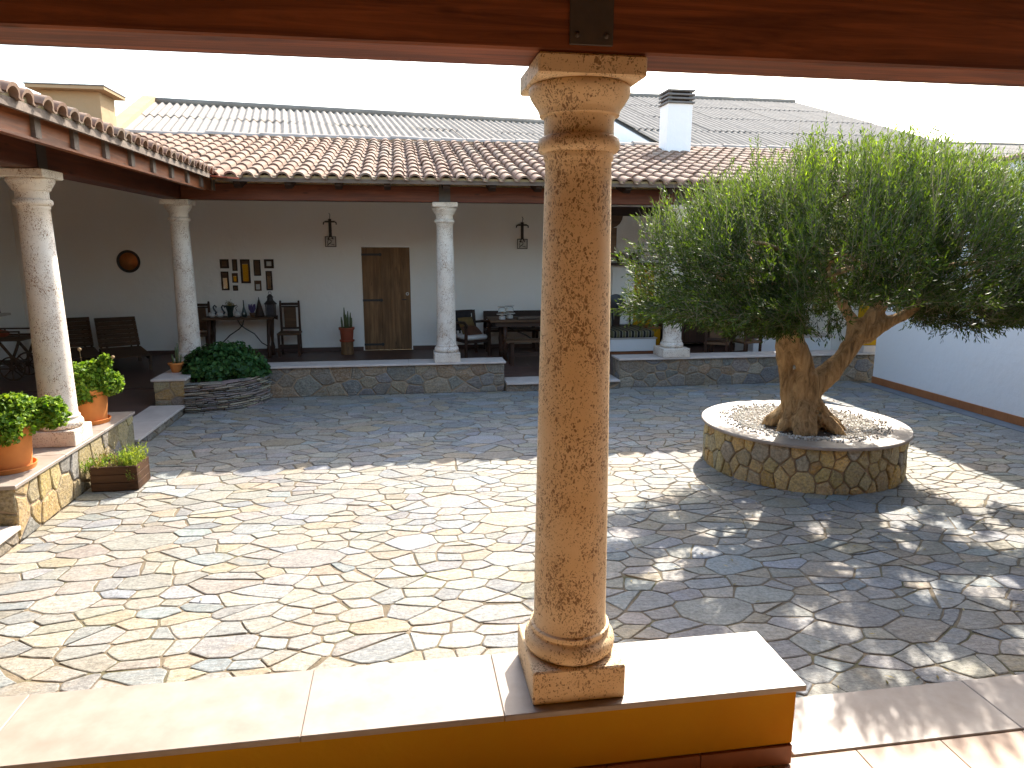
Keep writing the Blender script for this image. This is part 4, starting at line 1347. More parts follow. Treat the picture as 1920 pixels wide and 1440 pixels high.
# ================================================================== SLATE PLANTER
SCX, SCY, SR = -2.86, 10.80, 0.90
stt = thing('slate_planter', 'curved dry stacked slate planter in the far left corner of the courtyard', 'planter', (SCX, SCY, 0))
rg = random.Random(33)
A0, A1 = R(-96), R(-1)
z = 0.0
ncourse = 0
while z < 0.41:
    h = rg.uniform(0.020, 0.034)
    a = A0
    while a < A1 - 0.02:
        L = rg.uniform(0.10, 0.34) / SR
        b = min(a + L, A1)
        if A1 - b < 0.06: b = A1
        ro = SR + rg.uniform(-0.03, 0.03) - 0.03 * z
        N = max(2, int((b - a) / 0.12) + 1)
        tilt = rg.uniform(-0.004, 0.004)
        hh = h * rg.uniform(0.58, 0.86)
        V = []
        for j in range(N + 1):
            t_ = a + 0.006 + (b - a - 0.010) * j / N
            rj = ro + rg.uniform(-0.008, 0.008)
            ins = rg.uniform(0.002, 0.008)
            z0 = z + tilt * (j - N / 2); z1 = z0 + hh * (0.75 if j in (0, N) else rg.uniform(0.9, 1.08))
            for r_, z_ in ((SR - 0.16, z0), (rj - ins, z0), (rj, z0 + hh * 0.5), (rj - ins, z1), (SR - 0.16, z1)):
                V.append((SCX + r_ * math.cos(t_), SCY + r_ * math.sin(t_), max(z_, 0.0)))
        F = []
        for j in range(N):
            for q in range(5):
                F.append((j * 5 + q, (j + 1) * 5 + q, (j + 1) * 5 + (q + 1) % 5, j * 5 + (q + 1) % 5)[::-1])
        F += [tuple(range(5)), tuple(N * 5 + q for q in range(4, -1, -1))]
        o = build(MB().add(V, F), 'slate_slab', 'slate', stt)
        obj_col(o, vary(rg.choice(PAL_SLATE), rg, 0.12))
        a = b
    z += h
m = MB()
V = [(SCX, SCY, 0.40)] + [(SCX + (SR - 0.1) * math.cos(A0 + (A1 - A0) * j / 16), SCY + (SR - 0.1) * math.sin(A0 + (A1 - A0) * j / 16), 0.37) for j in range(17)]
build(m.add(V, [(0, j, j + 1) for j in range(1, 17)]), 'soil', 'earth', stt)
def core_arc(r, z1):
    V = []
    for j in range(17):
        t_ = A0 + (A1 - A0) * j / 16
        V += [(SCX + r * math.cos(t_), SCY + r * math.sin(t_), 0.0), (SCX + r * math.cos(t_), SCY + r * math.sin(t_), z1)]
    return V, [(2 * j, 2 * j + 2, 2 * j + 3, 2 * j + 1) for j in range(16)]
V, F = core_arc(SR - 0.06, 0.395)
build(MB().add(V, F), 'backing', 'earth', stt)

# shrub in it
sh = thing('leafy_shrub', 'dark green leafy geranium shrub growing in the slate planter', 'shrub', (-2.5, 10.75, 0.40))
rs = np.random.RandomState(41)
def blob(cs, n, rlo=0.55):
    out = []; nn = []
    for (c, a) in cs:
        k = int(n * (a[0] * a[1] * a[2]) ** (2 / 3) * 10)
        d = norm(rs.normal(size=(k, 3))); d[:, 2] = np.abs(d[:, 2]) * np.where(rs.uniform(size=k) < 0.8, 1, -0.6)
        r = rs.uniform(rlo ** 3, 1, k) ** (1 / 3)
        lump = np.array([noise.noise(Vector(x) * 3.5 + Vector(c)) * 0.25 for x in d])
        out.append(np.array(c) + d * np.array(a) * (r * (1 + lump))[:, None]); nn.append(d)
    return np.vstack(out), np.vstack(nn)
c, nn = blob([((-2.55, 10.62, 0.48), (0.52, 0.34, 0.42)), ((-2.75, 10.45, 0.46), (0.34, 0.26, 0.24)), ((-2.32, 10.62, 0.44), (0.38, 0.30, 0.26)), ((-2.95, 10.75, 0.48), (0.22, 0.24, 0.28)), ((-2.1, 10.72, 0.46), (0.16, 0.16, 0.14))], 1500)
round_leaves('foliage', c, nn + rs.normal(size=nn.shape) * 0.5 + np.array([0, -.2, .45]), rs.uniform(0.018, 0.036, len(c)), 'shrub', sh, rs, 0.4)
m = MB()
for i in range(16):
    a = rs.uniform(0, 6.28); L = rs.uniform(.15, .4)
    m.tube([(-2.55 + .05 * math.cos(a), 10.68, 0.36), (-2.55 + L * math.cos(a), 10.68 + L * .5 * math.sin(a), 0.36 + rs.uniform(.2, .4))], [0.008, 0.004], 5)
build(m, 'stems', 'drystem', sh, kind='stuff')

# ================================================================== GERANIUM POTS
def pot_profile(rb, rt_, h, rim=0.05, th=0.018):
    return [(rb * 0.92, 0.0), (rb, 0.006), (rb + (rt_ - rb) * 0.82, h - rim), (rt_ + 0.010, h - rim + 0.004), (rt_ + 0.016, h - 0.012), (rt_ + 0.012, h), (rt_ - th, h), (rt_ - th - 0.01, h - 0.05)]
def geranium_pot(x, y, z, rb, rt_, h, clumps, label, seed, nleaf, stalks):
    global rs
    t = thing('potted_geranium', label, 'potted plant', (x, y, z), 0, 'orange geranium pots on the left parapet')
    po = build(MB().lathe([(px, pz + 0.018) for px, pz in pot_profile(rb, rt_, h)], (x, y, z), 40), 'pot', 'terracotta', t, True, auto=40)
    build(MB().lathe([(rb - .01, 0.001), (rb + 0.025, 0.001), (rb + 0.038, 0.042), (rb + 0.030, 0.044), (rb + 0.016, 0.014), (rb - .01, 0.012)], (x, y, z), 36), 'saucer', 'terracotta', t, True, auto=40)
    build(MB().lathe([(rt_ - 0.03, 0), (0.02, 0.012)], (x, y, z + h - 0.03), 24), 'soil', 'earth', t)
    rs = np.random.RandomState(seed)
    c, nn = blob([((x + dx, y + dy, z + h + dz), a) for (dx, dy, dz, a) in clumps], nleaf, 0.45)
    round_leaves('foliage', c, nn + rs.normal(size=nn.shape) * 0.75 + np.array([0, 0, .5]), rs.uniform(0.010, 0.022, len(c)), 'geranium', t, rs, 0.7)
    m = MB()
    for i in range(14):
        a = rs.uniform(0, 6.28); L = rs.uniform(.05, .2)
        m.tube([(x + .05 * math.cos(a), y + .05 * math.sin(a), z + h - .04), (x + L * math.cos(a), y + L * math.sin(a), z + h + rs.uniform(.05, .2))], [0.007, 0.004], 5)
    build(m, 'stems', 'cactus', t, kind='stuff')
    for (sx, sy, sz) in stalks:
        p0 = Vector((x + sx * .5, y + sy * .5, z + h + .1)); p1 = Vector((x + sx, y + sy, z + h + sz))
        s = build(MB().tube([p0, (p0 + p1) / 2 + Vector((0, 0, .01)), p1], [0.003, 0.0025, 0.002], 5), 'flower_stalk', 'drystem', t)
        build(MB().lathe([(0.004, -0.018), (0.018, -0.008), (0.020, 0.004), (0.012, 0.015), (0.003, 0.019)], p1, 8), 'seed_head', 'drystem', s, True)
geranium_pot(-3.235, 6.12, 0.4515, 0.172, 0.205, 0.375, [(0, 0, 0.0, (0.27, 0.26, 0.22)), (0.14, 0.10, 0.02, (0.17, 0.16, 0.17)), (0.30, 0.16, 0.02, (0.13, 0.13, 0.17)), (-0.16, 0.02, 0.0, (0.17, 0.2, 0.2)), (0.04, -0.17, -0.06, (0.17, 0.10, 0.12)), (0.10, 0.02, 0.12, (0.14, 0.14, 0.13))],
             'orange terracotta pot of bushy green geranium at the left picture edge', 51, 5200, [(-0.02, -0.05, 0.28), (-0.16, -0.02, 0.24)])
geranium_pot(-3.225, 7.70, 0.4515, 0.152, 0.188, 0.345, [(0.0, 0, 0.02, (0.22, 0.22, 0.24)), (0.20, 0.03, 0.03, (0.14, 0.16, 0.16)), (-0.12, -0.03, 0.06, (0.18, 0.2, 0.22)), (-0.02, -0.17, -0.05, (0.13, 0.09, 0.12)), (0.19, 0.02, 0.27, (0.07, 0.06, 0.09)), (0.05, 0.05, 0.16, (0.14, 0.14, 0.14))],
             'orange terracotta pot of green geranium beyond the left column', 52, 5200, [(-0.03, 0.0, 0.42), (0.27, 0.02, 0.33)])

# small cactus pot on the corner block
t = thing('potted_cactus', 'small terracotta pot with thin cactus stems on the corner block coping', 'potted plant', (-3.20, 10.52, 0.481))
build(MB().lathe(pot_profile(0.062, 0.092, 0.14, 0.035, 0.012), (-3.20, 10.52, 0.4815), 28), 'pot', 'terracotta', t, True, auto=40)
rg = random.Random(61)
for (dx, dy, h) in ((-0.03, 0, 0.14), (0.0, 0.03, 0.24), (0.03, -0.01, 0.30), (0.05, 0.02, 0.13), (-0.015, -0.03, 0.11)):
    build(MB().tube([(-3.20 + dx, 10.52 + dy, 0.58), (-3.20 + dx * 1.3, 10.52 + dy, 0.60 + h * 0.6), (-3.20 + dx * 1.5, 10.52 + dy * 1.2, 0.60 + h)], [0.012, 0.014, 0.006], 8), 'cactus_stem', 'cactus', t, True)

# wooden box planter at the foot of the left wall
bx, by = -2.68, 6.90
t = thing('wooden_planter', 'weathered brown wooden box planter with yellow green herbs on the paving', 'planter', (bx, by, 0.01))
x0, x1, y0, y1 = -2.885, -2.475, 6.735, 7.06
for i in range(3):
    z0 = 0.015 + i * 0.078; z1 = z0 + 0.074
    build(MB().box(x0, x1, y0, y0 + 0.022, z0, z1), 'board', 'boxwood', t, bev=0.003)
    build(MB().box(x0, x1, y1 - 0.022, y1, z0, z1), 'board', 'boxwood', t, bev=0.003)
    build(MB().box(x0, x0 + 0.022, y0 + 0.023, y1 - 0.023, z0, z1), 'board', 'boxwood', t, bev=0.003)
    build(MB().box(x1 - 0.022, x1, y0 + 0.023, y1 - 0.023, z0, z1), 'board', 'boxwood', t, bev=0.003)
build(MB().box(x0 + 0.023, x1 - 0.023, y0 + 0.023, y1 - 0.023, 0.012, 0.215), 'soil', 'earth', t)
rs = np.random.RandomState(71)
def sprigs(name, cx, cy, cz, ax, ay, n, hmin, hmax, ll, mat, parent, lean=0.25, leaves=16):
    base = np.stack([cx + rs.uniform(-ax, ax, n), cy + rs.uniform(-ay, ay, n), np.full(n, cz)], 1)
    d = norm(np.stack([rs.normal(size=n) * lean, rs.normal(size=n) * lean, np.ones(n)], 1))
    H = rs.uniform(hmin, hmax, n)
    BV = []; BF = []; BR = []; c = 0
    for k in range(leaves):
        f = (k + 1) / leaves
        p = base + d * (H * f)[:, None]
        a = rs.uniform(0, 6.28, n)
        s = np.stack([np.cos(a), np.sin(a), np.full(n, 0.6)], 1)
        dd = norm(s + d * 0.5)
        sd = norm(np.cross(dd, rs.normal(size=(n, 3))))
        L = rs.uniform(0.6, 1.2, n) * ll
        V, F = leaf_quads(p, dd, sd, L, L * 0.36)
        BV.append(V); BF.append(F + c); c += len(V); BR.append(rs.uniform(0, 1, n))
    return mesh_np(name, np.vstack(BV), np.vstack(BF), mat, parent, np.concatenate(BR))
sprigs('herb_foliage', -2.54, 6.88, 0.20, 0.06, 0.13, 60, 0.10, 0.22, 0.028, 'herb', t)
sprigs('herb_foliage', -2.64, 6.90, 0.20, 0.07, 0.12, 40, 0.06, 0.17, 0.03, 'geranium', t)
sprigs('trailing_foliage', -2.52, 6.78, 0.10, 0.04, 0.05, 26, 0.06, 0.14, 0.024, 'herb', t)
sprigs('dry_foliage', -2.76, 6.88, 0.19, 0.12, 0.14, 80, 0.05, 0.16, 0.022, 'dryherb', t, 0.5)
sprigs('green_foliage', -2.87, 6.84, 0.18, 0.07, 0.10, 50, 0.04, 0.15, 0.028, 'geranium', t, 0.6)
# dry weeds along the wall foot behind the box
w = thing('dry_weeds', 'dry brown weeds at the wall foot behind the wooden box planter', 'weeds', (-2.93, 7.2, 0))
sprigs('dry_foliage', -2.90, 7.15, 0.01, 0.05, 0.22, 46, 0.12, 0.32, 0.03, 'dryherb', w, 0.2, 12)

# fallen olive leaves on the paving
rs = np.random.RandomState(99)
n = 420
fx = np.clip(rs.normal(3.9, 1.7, n), -2.5, 7.4); fy = np.clip(rs.normal(5.6, 1.6, n), 3.0, 10.4)
ok = (np.hypot(fx - PC[0], fy - PC[1]) > 1.06)
fx, fy = fx[ok], fy[ok]; n = len(fx)
a = rs.uniform(0, 6.28, n)
V, F = leaf_quads(np.stack([fx, fy, np.full(n, 0.0135)], 1), np.stack([np.cos(a), np.sin(a), rs.uniform(0, .12, n)], 1), np.stack([-np.sin(a), np.cos(a), np.zeros(n)], 1), rs.uniform(.035, .06, n), rs.uniform(.009, .014, n), 0.1)
fo = mesh_np('fallen_leaves', V, F, 'dryherb', None, rs.uniform(0, 1, n))
tag(fo, 'small dry olive leaves scattered on the paving round the planter', 'leaves')

# ================================================================== PORCH FURNITURE (far wall Y = 14.7, floor z = 0.141)
FZ = 0.137
WY = 14.7
# wall lamps
def wall_lamp(x, zt, zb, label):
    t = thing('wall_lamp', label, 'wall lamp', (x, WY, zb), 0, 'iron wall lamps on the far wall')
    build(MB().box(x - 0.028, x + 0.028, WY - 0.03, WY - 0.001, zt - 0.36, zt - 0.02).box(x - 0.09, x + 0.09, WY - 0.04, WY - 0.012, zt - 0.09, zt - 0.06).tube([(x - .09, WY - .03, zt - .075), (x - .12, WY - .03, zt - .09), (x - .125, WY - .03, zt - .13)], 0.012, 6).tube([(x + .09, WY - .03, zt - .075), (x + .12, WY - .03, zt - .09), (x + .125, WY - .03, zt - .13)], 0.012, 6), 'bracket', 'iron', t)
    build(MB().tube([(x - .05, WY - .02, zt - .42), (x - 0.02, WY - .03, zt - .36), (x - .01, WY - .04, zt - 0.30)], 0.012, 6).tube([(x + .05, WY - .02, zt - .42), (x + 0.02, WY - .03, zt - .36), (x + .01, WY - .04, zt - 0.30)], 0.012, 6).tube([(x, WY - .03, zt - .02), (x + .01, WY - .05, zt + .06), (x - .01, WY - .03, zt + .09)], 0.006, 5), 'scroll', 'iron', t)
    h0, h1 = zb, zb + 0.205
    bk = build(MB().box(x - 0.10, x + 0.10, WY - 0.030, WY - 0.002, h0, h1), 'shade', 'porcelain', t, bev=0.003)
    f = MB()
    for (a, b) in ((-0.108, -0.094), (0.094, 0.108)):
        f.box(x + a, x + b, WY - 0.045, WY - 0.0305, h0, h1)
    f.box(x - 0.093, x + 0.093, WY - 0.045, WY - 0.0305, h0, h0 + 0.014).box(x - 0.093, x + 0.093, WY - 0.045, WY - 0.0305, h1 - 0.014, h1)
    build(f, 'frame', 'iron', bk)
    l = MB()
    pts = [(-.07, .03), (.02, .10), (-.03, .15), (.06, .17)]
    l.tube([(x + px, WY - 0.036, h0 + pz) for px, pz in pts], 0.007, 5)
    l.tube([(x + .07, WY - 0.036, h0 + .04), (x - .04, WY - .036, h0 + .07), (x + .03, WY - .036, h0 + .12), (x - .07, WY - .036, h0 + .16)], 0.006, 5)
    l.tube([(x - .05, WY - .036, h0 + .02), (x - .06, WY - .036, h0 + .10), (x - .02, WY - .036, h0 + .18)], 0.005, 5)
    build(l, 'lattice', 'iron', bk)
wall_lamp(-1.355, 2.80, 2.234, 'black iron wall lamp with patterned shade left above the wooden door')
wall_lamp(2.515, 2.76, 2.20, 'black iron wall lamp with patterned shade right of the white far column')

# framed mirrors and pictures
def framed(x0, x1, z0, z1, fw_, mat, look, label, panel=None):
    t = thing('framed_mirror', label, 'mirror', ((x0 + x1) / 2, WY, z0), 0, 'framed mirrors and panels above the console table')
    y0, y1 = WY - 0.028, WY - 0.001
    for b in ((x0, x0 + fw_, z0, z1), (x1 - fw_, x1, z0, z1), (x0 + fw_, x1 - fw_, z0, z0 + fw_), (x0 + fw_, x1 - fw_, z1 - fw_, z1)):
        build(MB().box(b[0], b[1], y0, y1, b[2], b[3]), 'frame', mat, t, bev=0.003)
    zt = z1 - fw_
    if panel:
        zt = z1 - fw_ - panel
        build(MB().box(x0 + fw_, x1 - fw_, y0 + 0.004, y1, zt + 0.004, z1 - fw_), 'carved_panel', 'midwood', t, bev=0.003)
    build(MB().box(x0 + fw_, x1 - fw_, y0 + 0.014, y1 - 0.002, z0 + fw_, zt), 'glass' if look == 'mirror' else 'inset', look, t)
framed(-3.488, -3.321, 1.819, 1.995, 0.035, 'darkwood', 'midwood', 'square dark frame, upper left of the mirror group')
framed(-3.485, -3.342, 1.392, 1.757, 0.030, 'darkwood', 'mirror', 'tall dark framed mirror, lower left of the group', 0.10)
framed(-3.259, -3.165, 1.767, 1.995, 0.020, 'darkwood', 'midwood', 'narrow dark panel, second in the top row of the mirror group')
framed(-3.278, -3.170, 1.538, 1.726, 0.024, 'darkwood', 'mirror', 'small dark framed mirror left of the large middle one', 0.04)
framed(-3.275, -3.181, 1.381, 1.486, 0.022, 'darkwood', 'midwood', 'smallest square frame at the bottom of the mirror group')
framed(-3.109, -2.929, 1.526, 1.994, 0.036, 'darkwood', 'mirror', 'large tall dark framed mirror in the middle of the group', 0.06)
framed(-2.858, -2.727, 1.671, 1.984, 0.022, 'darkwood', 'midwood', 'carved dark panel right of the large middle mirror')
framed(-2.865, -2.735, 1.377, 1.578, 0.026, 'midwood', 'porcelain', 'lighter brown framed panel low in the mirror group', 0.05)
framed(-2.656, -2.474, 1.817, 1.994, 0.044, 'darkwood', 'porcelain', 'square dark frame, upper right of the mirror group')
framed(-2.640, -2.520, 1.386, 1.765, 0.026, 'darkwood', 'mirror', 'narrow dark framed mirror, lower right of the group', 0.08)

# copper plate
t = thing('copper_plate', 'round copper plate with dark rim hanging on the shaded wall', 'wall plate', (-5.155, WY, 1.955))
MX = Matrix.Rotation(R(90), 3, 'X')
build(MB().lathe([(0.165, 0.012), (0.195, 0.016), (0.212, 0.022), (0.215, 0.015), (0.20, 0.002), (0.165, 0.002)], (-5.155, WY - 0.002, 1.955), 40, False, MX), 'rim', 'iron', t, True, auto=40)
build(MB().lathe([(0.166, 0.010), (0.13, 0.018), (0.06, 0.03), (0.01, 0.034)], (-5.155, WY - 0.002, 1.955), 40, True, MX), 'dish', 'copper', t, True, auto=40)

# console table
t = thing('console_table', 'long dark wooden console table with crossed iron stay below the mirrors', 'table', (-3.05, 14.15, FZ))
build(MB().box(-3.72, -2.44, 13.93, 14.40, 0.875, 0.915), 'table_top', 'midwood', t, bev=0.006)
build(MB().tube([(-2.44, 14.15, 0.895), (-2.40, 14.15, 0.895), (-2.37, 14.15, 0.895)], [0.02, 0.04, 0.045], 10), 'end_knob', 'darkwood', t)
for x in (-3.62, -2.53):
    for y, dy in ((13.99, -0.04), (14.33, 0.04)):
        pts = [(x + 0.02, y, 0.874), (x, y + dy * .5, 0.55), (x - 0.005, y + dy, 0.40), (x, y + dy, 0.30), (x, y + dy, 0.20), (x, y + dy, FZ)]
        build(MB().tube(pts, [0.042, 0.034, 0.026, 0.044, 0.03, 0.04], 10), 'leg', 'darkwood_z', t, True)
build(MB().tube([(-3.0, 14.16, 0.872), (-3.03, 14.16, 0.76), (-3.10, 14.16, 0.68), (-3.28, 14.16, 0.56), (-3.42, 14.16, 0.42), (-3.60, 14.16, 0.32)], 0.011, 6), 'iron_stay', 'iron', t, True)
build(MB().tube([(-3.13, 14.18, 0.872), (-3.08, 14.18, 0.76), (-3.0, 14.18, 0.69), (-2.83, 14.18, 0.58), (-2.70, 14.18, 0.40), (-2.55, 14.18, 0.31)], 0.011, 6), 'iron_stay', 'iron', t, True)
TZ = 0.9165
def swan(x, label, mat, flip):
    s = -1 if flip else 1
    t = thing('swan_figure', label, 'ornament', (x, 14.12, TZ), 0, 'swan figures on the console table')
    build(MB().lathe([(0.035, 0), (0.062, 0.02), (0.07, 0.05), (0.055, 0.085), (0.02, 0.10)], (x, 14.12, TZ), 16), 'body', 'porcelain', t, True)
    build(MB().tube([(x + s * .05, 14.12, TZ + .05), (x + s * .085, 14.12, TZ + .09), (x + s * .05, 14.12, TZ + .14), (x + s * .035, 14.12, TZ + .19), (x + s * .06, 14.12, TZ + .225), (x + s * .09, 14.12, TZ + .20), (x + s * .085, 14.12, TZ + .17)], [0.022, 0.02, 0.017, 0.015, 0.014, 0.015, 0.005], 8), 'neck', mat, t, True)
swan(-3.57, 'swan ornament with curved dark neck, leftmost on the console table', 'bluedark', False)
swan(-3.42, 'swan ornament with pale body, second from left on the console table', 'bluedark', False)
t = thing('vase_plant', 'dark flared vase with small plant on the console table', 'vase', (-3.24, 14.15, TZ))
build(MB().lathe([(0.05, 0), (0.055, 0.01), (0.05, 0.09), (0.075, 0.18), (0.12, 0.215), (0.115, 0.22), (0.06, 0.19)], (-3.24, 14.15, TZ), 20), 'vase', 'darkgreen', t, True)
rs = np.random.RandomState(81)
sprigs('foliage', -3.24, 14.15, TZ + 0.19, 0.05, 0.05, 26, 0.05, 0.13, 0.03, 'dryherb', t, 0.5, 8)
t = thing('white_ornament', 'round white ornament with thin wire top on the console table', 'ornament', (-3.10, 14.10, TZ))
build(MB().lathe([(0.03, 0), (0.055, 0.02), (0.062, 0.055), (0.05, 0.095), (0.015, 0.115)], (-3.10, 14.10, TZ), 18), 'body', 'porcelain', t, True)
build(MB().tube([(-3.10, 14.10, TZ + .11), (-3.13, 14.10, TZ + .17), (-3.09, 14.10, TZ + .2), (-3.11, 14.10, TZ + .235)], 0.006, 6), 'wire_top', 'iron', t)
t = thing('slender_bottle', 'slender dark bottle with long neck in the middle of the console table', 'bottle', (-2.985, 14.14, TZ))
build(MB().lathe([(0.045, 0), (0.05, 0.02), (0.052, 0.06), (0.03, 0.13), (0.012, 0.20), (0.010, 0.30), (0.014, 0.315)], (-2.985, 14.14, TZ), 16), 'bottle_body', 'darkgreen', t, True)
build(MB().lathe([(0.016, 0), (0.018, 0.02), (0.01, 0.035)], (-2.98, 14.086, TZ + 0.05), 8), 'pale_motif', 'porcelain', t, True)
t = thing('flower_pot', 'small pot of purple flowers on the console table', 'flower pot', (-2.83, 14.12, TZ))
build(MB().lathe([(0.035, 0), (0.055, 0.075), (0.05, 0.08), (0.03, 0.06)], (-2.83, 14.12, TZ), 16), 'pot', 'midwood', t, True)
for i in range(7):
    a = i * 0.9
    build(MB().tube([(-2.83 + .02 * math.cos(a), 14.12 + .02 * math.sin(a), TZ + .07), (-2.83 + .05 * math.cos(a), 14.12 + .05 * math.sin(a), TZ + .16), (-2.83 + .06 * math.cos(a), 14.12 + .06 * math.sin(a), TZ + .24)], [0.005, 0.018, 0.006], 6), 'flower_spike', 'lavender', t)
t = thing('dark_cone', 'dark woven cone beside the lantern on the console table', 'ornament', (-2.70, 14.14, TZ))
pr = [(0.085, 0)]
for i in range(9):
    f = i / 9
    pr += [(0.085 * (1 - f) ** 0.9 + 0.006, 0.02 + f * 0.33), (0.085 * (1 - f) ** 0.9, 0.035 + f * 0.33)]
pr.append((0.004, 0.375))
build(MB().lathe(pr, (-2.70, 14.14, TZ), 16), 'cone_body', 'darkwood', t)
t = thing('lantern', 'tall black iron lantern at the right end of the console table', 'lantern', (-2.49, 14.14, TZ))
c = (-2.49, 14.14)
build(MB().box(c[0] - .085, c[0] + .085, c[1] - .085, c[1] + .085, TZ, TZ + .03), 'base', 'iron', t, bev=0.004)
for sx in (-1, 1):
    for sy in (-1, 1):
        build(MB().box(c[0] + sx * .075 - .008, c[0] + sx * .075 + .008, c[1] + sy * .075 - .008, c[1] + sy * .075 + .008, TZ + .03, TZ + .235), 'post', 'iron', t)
build(MB().box(c[0] - .065, c[0] + .065, c[1] - .065, c[1] + .065, TZ + .035, TZ + .23), 'pane', 'bluedark', t)
build(MB().lathe([(0.125, .236), (0.115, .25), (0.06, .31), (0.05, .36), (0.065, .365), (0.03, .42), (0.012, .43)], (c[0], c[1], TZ), 4 * 4), 'top', 'iron', t)
build(MB().tube([(c[0] - .03, c[1], TZ + .43), (c[0] - .02, c[1], TZ + .47), (c[0] + .02, c[1], TZ + .47), (c[0] + .03, c[1], TZ + .43)], 0.005, 5), 'ring', 'iron', t)

# upright chairs
def chair(x, y, label, rz=0, grp='upright wooden chairs at the far wall'):
    t = thing('wooden_chair', label, 'chair', (x, y, FZ), rz, grp)
    L = dict(local=True)
    for sx in (-1, 1):
        build(MB().box(sx * .175 - .02, sx * .175 + .02, .16, .20, 0, 1.03), 'back_post', 'darkwood_z', t, bev=0.004, **L)
        build(MB().lathe([(0.016, 0), (0.024, .01), (.016, .03), (.004, .036)], (sx * .175, .18, 1.03), 8), 'finial', 'darkwood_z', t, True, **L)
        build(MB().box(sx * .185 - .022, sx * .185 + .022, -.20, -.156, 0, 0.42), 'leg', 'darkwood_z', t, bev=0.004, **L)
        build(MB().box(sx * .18 - .012, sx * .18 + .012, -.155, .159, .16, .20), 'stretcher', 'darkwood', t, **L)
    build(MB().box(-.21, .21, -.22, .20, .421, .462), 'seat', 'midwood', t, bev=0.006, **L)
    build(MB().box(-.154, .154, .165, .195, .97, 1.02), 'top_rail', 'darkwood', t, bev=0.004, **L)
    build(MB().box(-.154, .154, .165, .195, .50, .54), 'lower_rail', 'darkwood', t, bev=0.004, **L)
    build(MB().box(-.115, .115, .168, .19, .541, .93), 'back_panel', 'midwood', t, bev=0.004, **L)
    build(MB().box(-.154, .154, .165, .195, .931, .96), 'mid_rail', 'darkwood', t, **L)
    build(MB().box(-.162, .162, -.19, -.17, .15, .24), 'front_stretcher', 'darkwood', t, bev=0.003, **L)
    return t
chair(-2.175, 14.22, 'upright dark wooden chair right of the console table')
chair(-3.86, 14.22, 'upright dark wooden chair left of the console table, half behind the column')

# cactus pot on tree stump
t = thing('tree_stump', 'pale tree stump stand left of the wooden door', 'stump', (-1.085, 14.22, FZ))
pr = [(0.125, 0.0), (0.128, 0.02), (0.118, 0.12), (0.124, 0.255)]
build(MB().lathe(pr, (-1.085, 14.22, FZ), 14), 'stump_body', 'doorwood', t, True, auto=40)
t = thing('potted_cactus', 'dark red pot of tall cactus stems on the tree stump', 'potted plant', (-1.085, 14.22, FZ + .256))
pz = FZ + .256
build(MB().lathe([(0.14, 0.0), (0.15, 0.03), (0.13, 0.035), (0.10, 0.02)], (-1.085, 14.22, pz), 24), 'saucer', 'terracotta_dark', t, True, auto=40)
build(MB().lathe([(a, b + .02) for a, b in pot_profile(0.115, 0.142, 0.26, 0.05)], (-1.085, 14.22, pz), 24), 'pot', 'terracotta_dark', t, True, auto=40)
for (dx, dy, h) in ((-.08, 0, .22), (-.03, .02, .40), (.0, -.03, .27), (.03, .0, .33), (.07, .02, .30), (.09, -.01, .20)):
    build(MB().tube([(-1.085 + dx, 14.22 + dy, pz + .24), (-1.085 + dx * 1.1, 14.22 + dy, pz + .27 + h * .6), (-1.085 + dx * 1.2, 14.22 + dy, pz + .27 + h)], [0.017, 0.02, 0.007], 8), 'cactus_stem', 'cactus', t, True)

# armchair (faces right-front)
ac = thing('armchair', 'dark wooden armchair with white seat cushion right of the white column', 'armchair', (1.34, 13.75, FZ), R(24))
L = dict(local=True)
for sx in (-1, 1):
    build(MB().box(sx * .26 - .025, sx * .26 + .025, -.29, -.24, 0, .62), 'leg', 'darkwood_z', ac, bev=0.004, **L)
    build(MB().bar((sx * .26, .24, 0), (sx * .26, .36, .86), .05, .05), 'back_post', 'darkwood_z', ac, **L)
    build(MB().tube([(sx * .26, .30, .62), (sx * .265, .0, .66), (sx * .27, -.22, .67), (sx * .27, -.31, .63), (sx * .265, -.30, .57)], [.024, .026, .03, .03, .02], 8), 'arm', 'darkwood', ac, True, **L)
build(MB().box(-.24, .24, -.27, .26, .27, .33), 'seat_frame', 'darkwood', ac, bev=0.005, **L)
build(MB().bar((-.23, .355, .83), (.23, .355, .83), .04, .07), 'top_rail', 'darkwood', ac, **L)
for i in range(5):
    x = -.18 + i * .09
    build(MB().bar((x, .27, .33), (x, .345, .80), .03, .02), 'slat', 'darkwood_z', ac, **L)
build(MB().box(-.235, .235, -.27, .24, .331, .42), 'seat_cushion', 'cream', ac, bev=0.03, smooth=True, **L)
def cushion(name, label, loc, rot, size, mat):
    t = thing(name, label, 'cushion', loc, 0)
    n = 9
    V = []; F = []
    for s in (1, -1):
        for i in range(n):
            for j in range(n):
                u_, v_ = -1 + 2 * i / (n - 1), -1 + 2 * j / (n - 1)
                h = ((1 - u_ ** 4) * (1 - v_ ** 4)) ** 0.5
                k_ = 1 - 0.06 * (1 - max(abs(u_), abs(v_)))
                p = Vector((u_ * size[0] / 2 * k_, v_ * size[1] / 2 * k_, s * h * size[2] / 2))
                V.append(rot @ p)
    for s in (0, 1):
        for i in range(n - 1):
            for j in range(n - 1):
                q = (s * n * n + i * n + j, s * n * n + (i + 1) * n + j, s * n * n + (i + 1) * n + j + 1, s * n * n + i * n + j + 1)
                F.append(q if s == 0 else q[::-1])
    build(MB().add(V, F), 'cover', mat, t, True, local=True)
    return t
def E3(x, y, z): return (Matrix.Rotation(R(z), 3, 'Z') @ Matrix.Rotation(R(y), 3, 'Y') @ Matrix.Rotation(R(x), 3, 'X'))
cushion('cushion', 'dark cushion at the back of the armchair', (1.20, 13.95, 0.80), E3(74, 0, 24), (.38, .38, .12), 'darkfab')
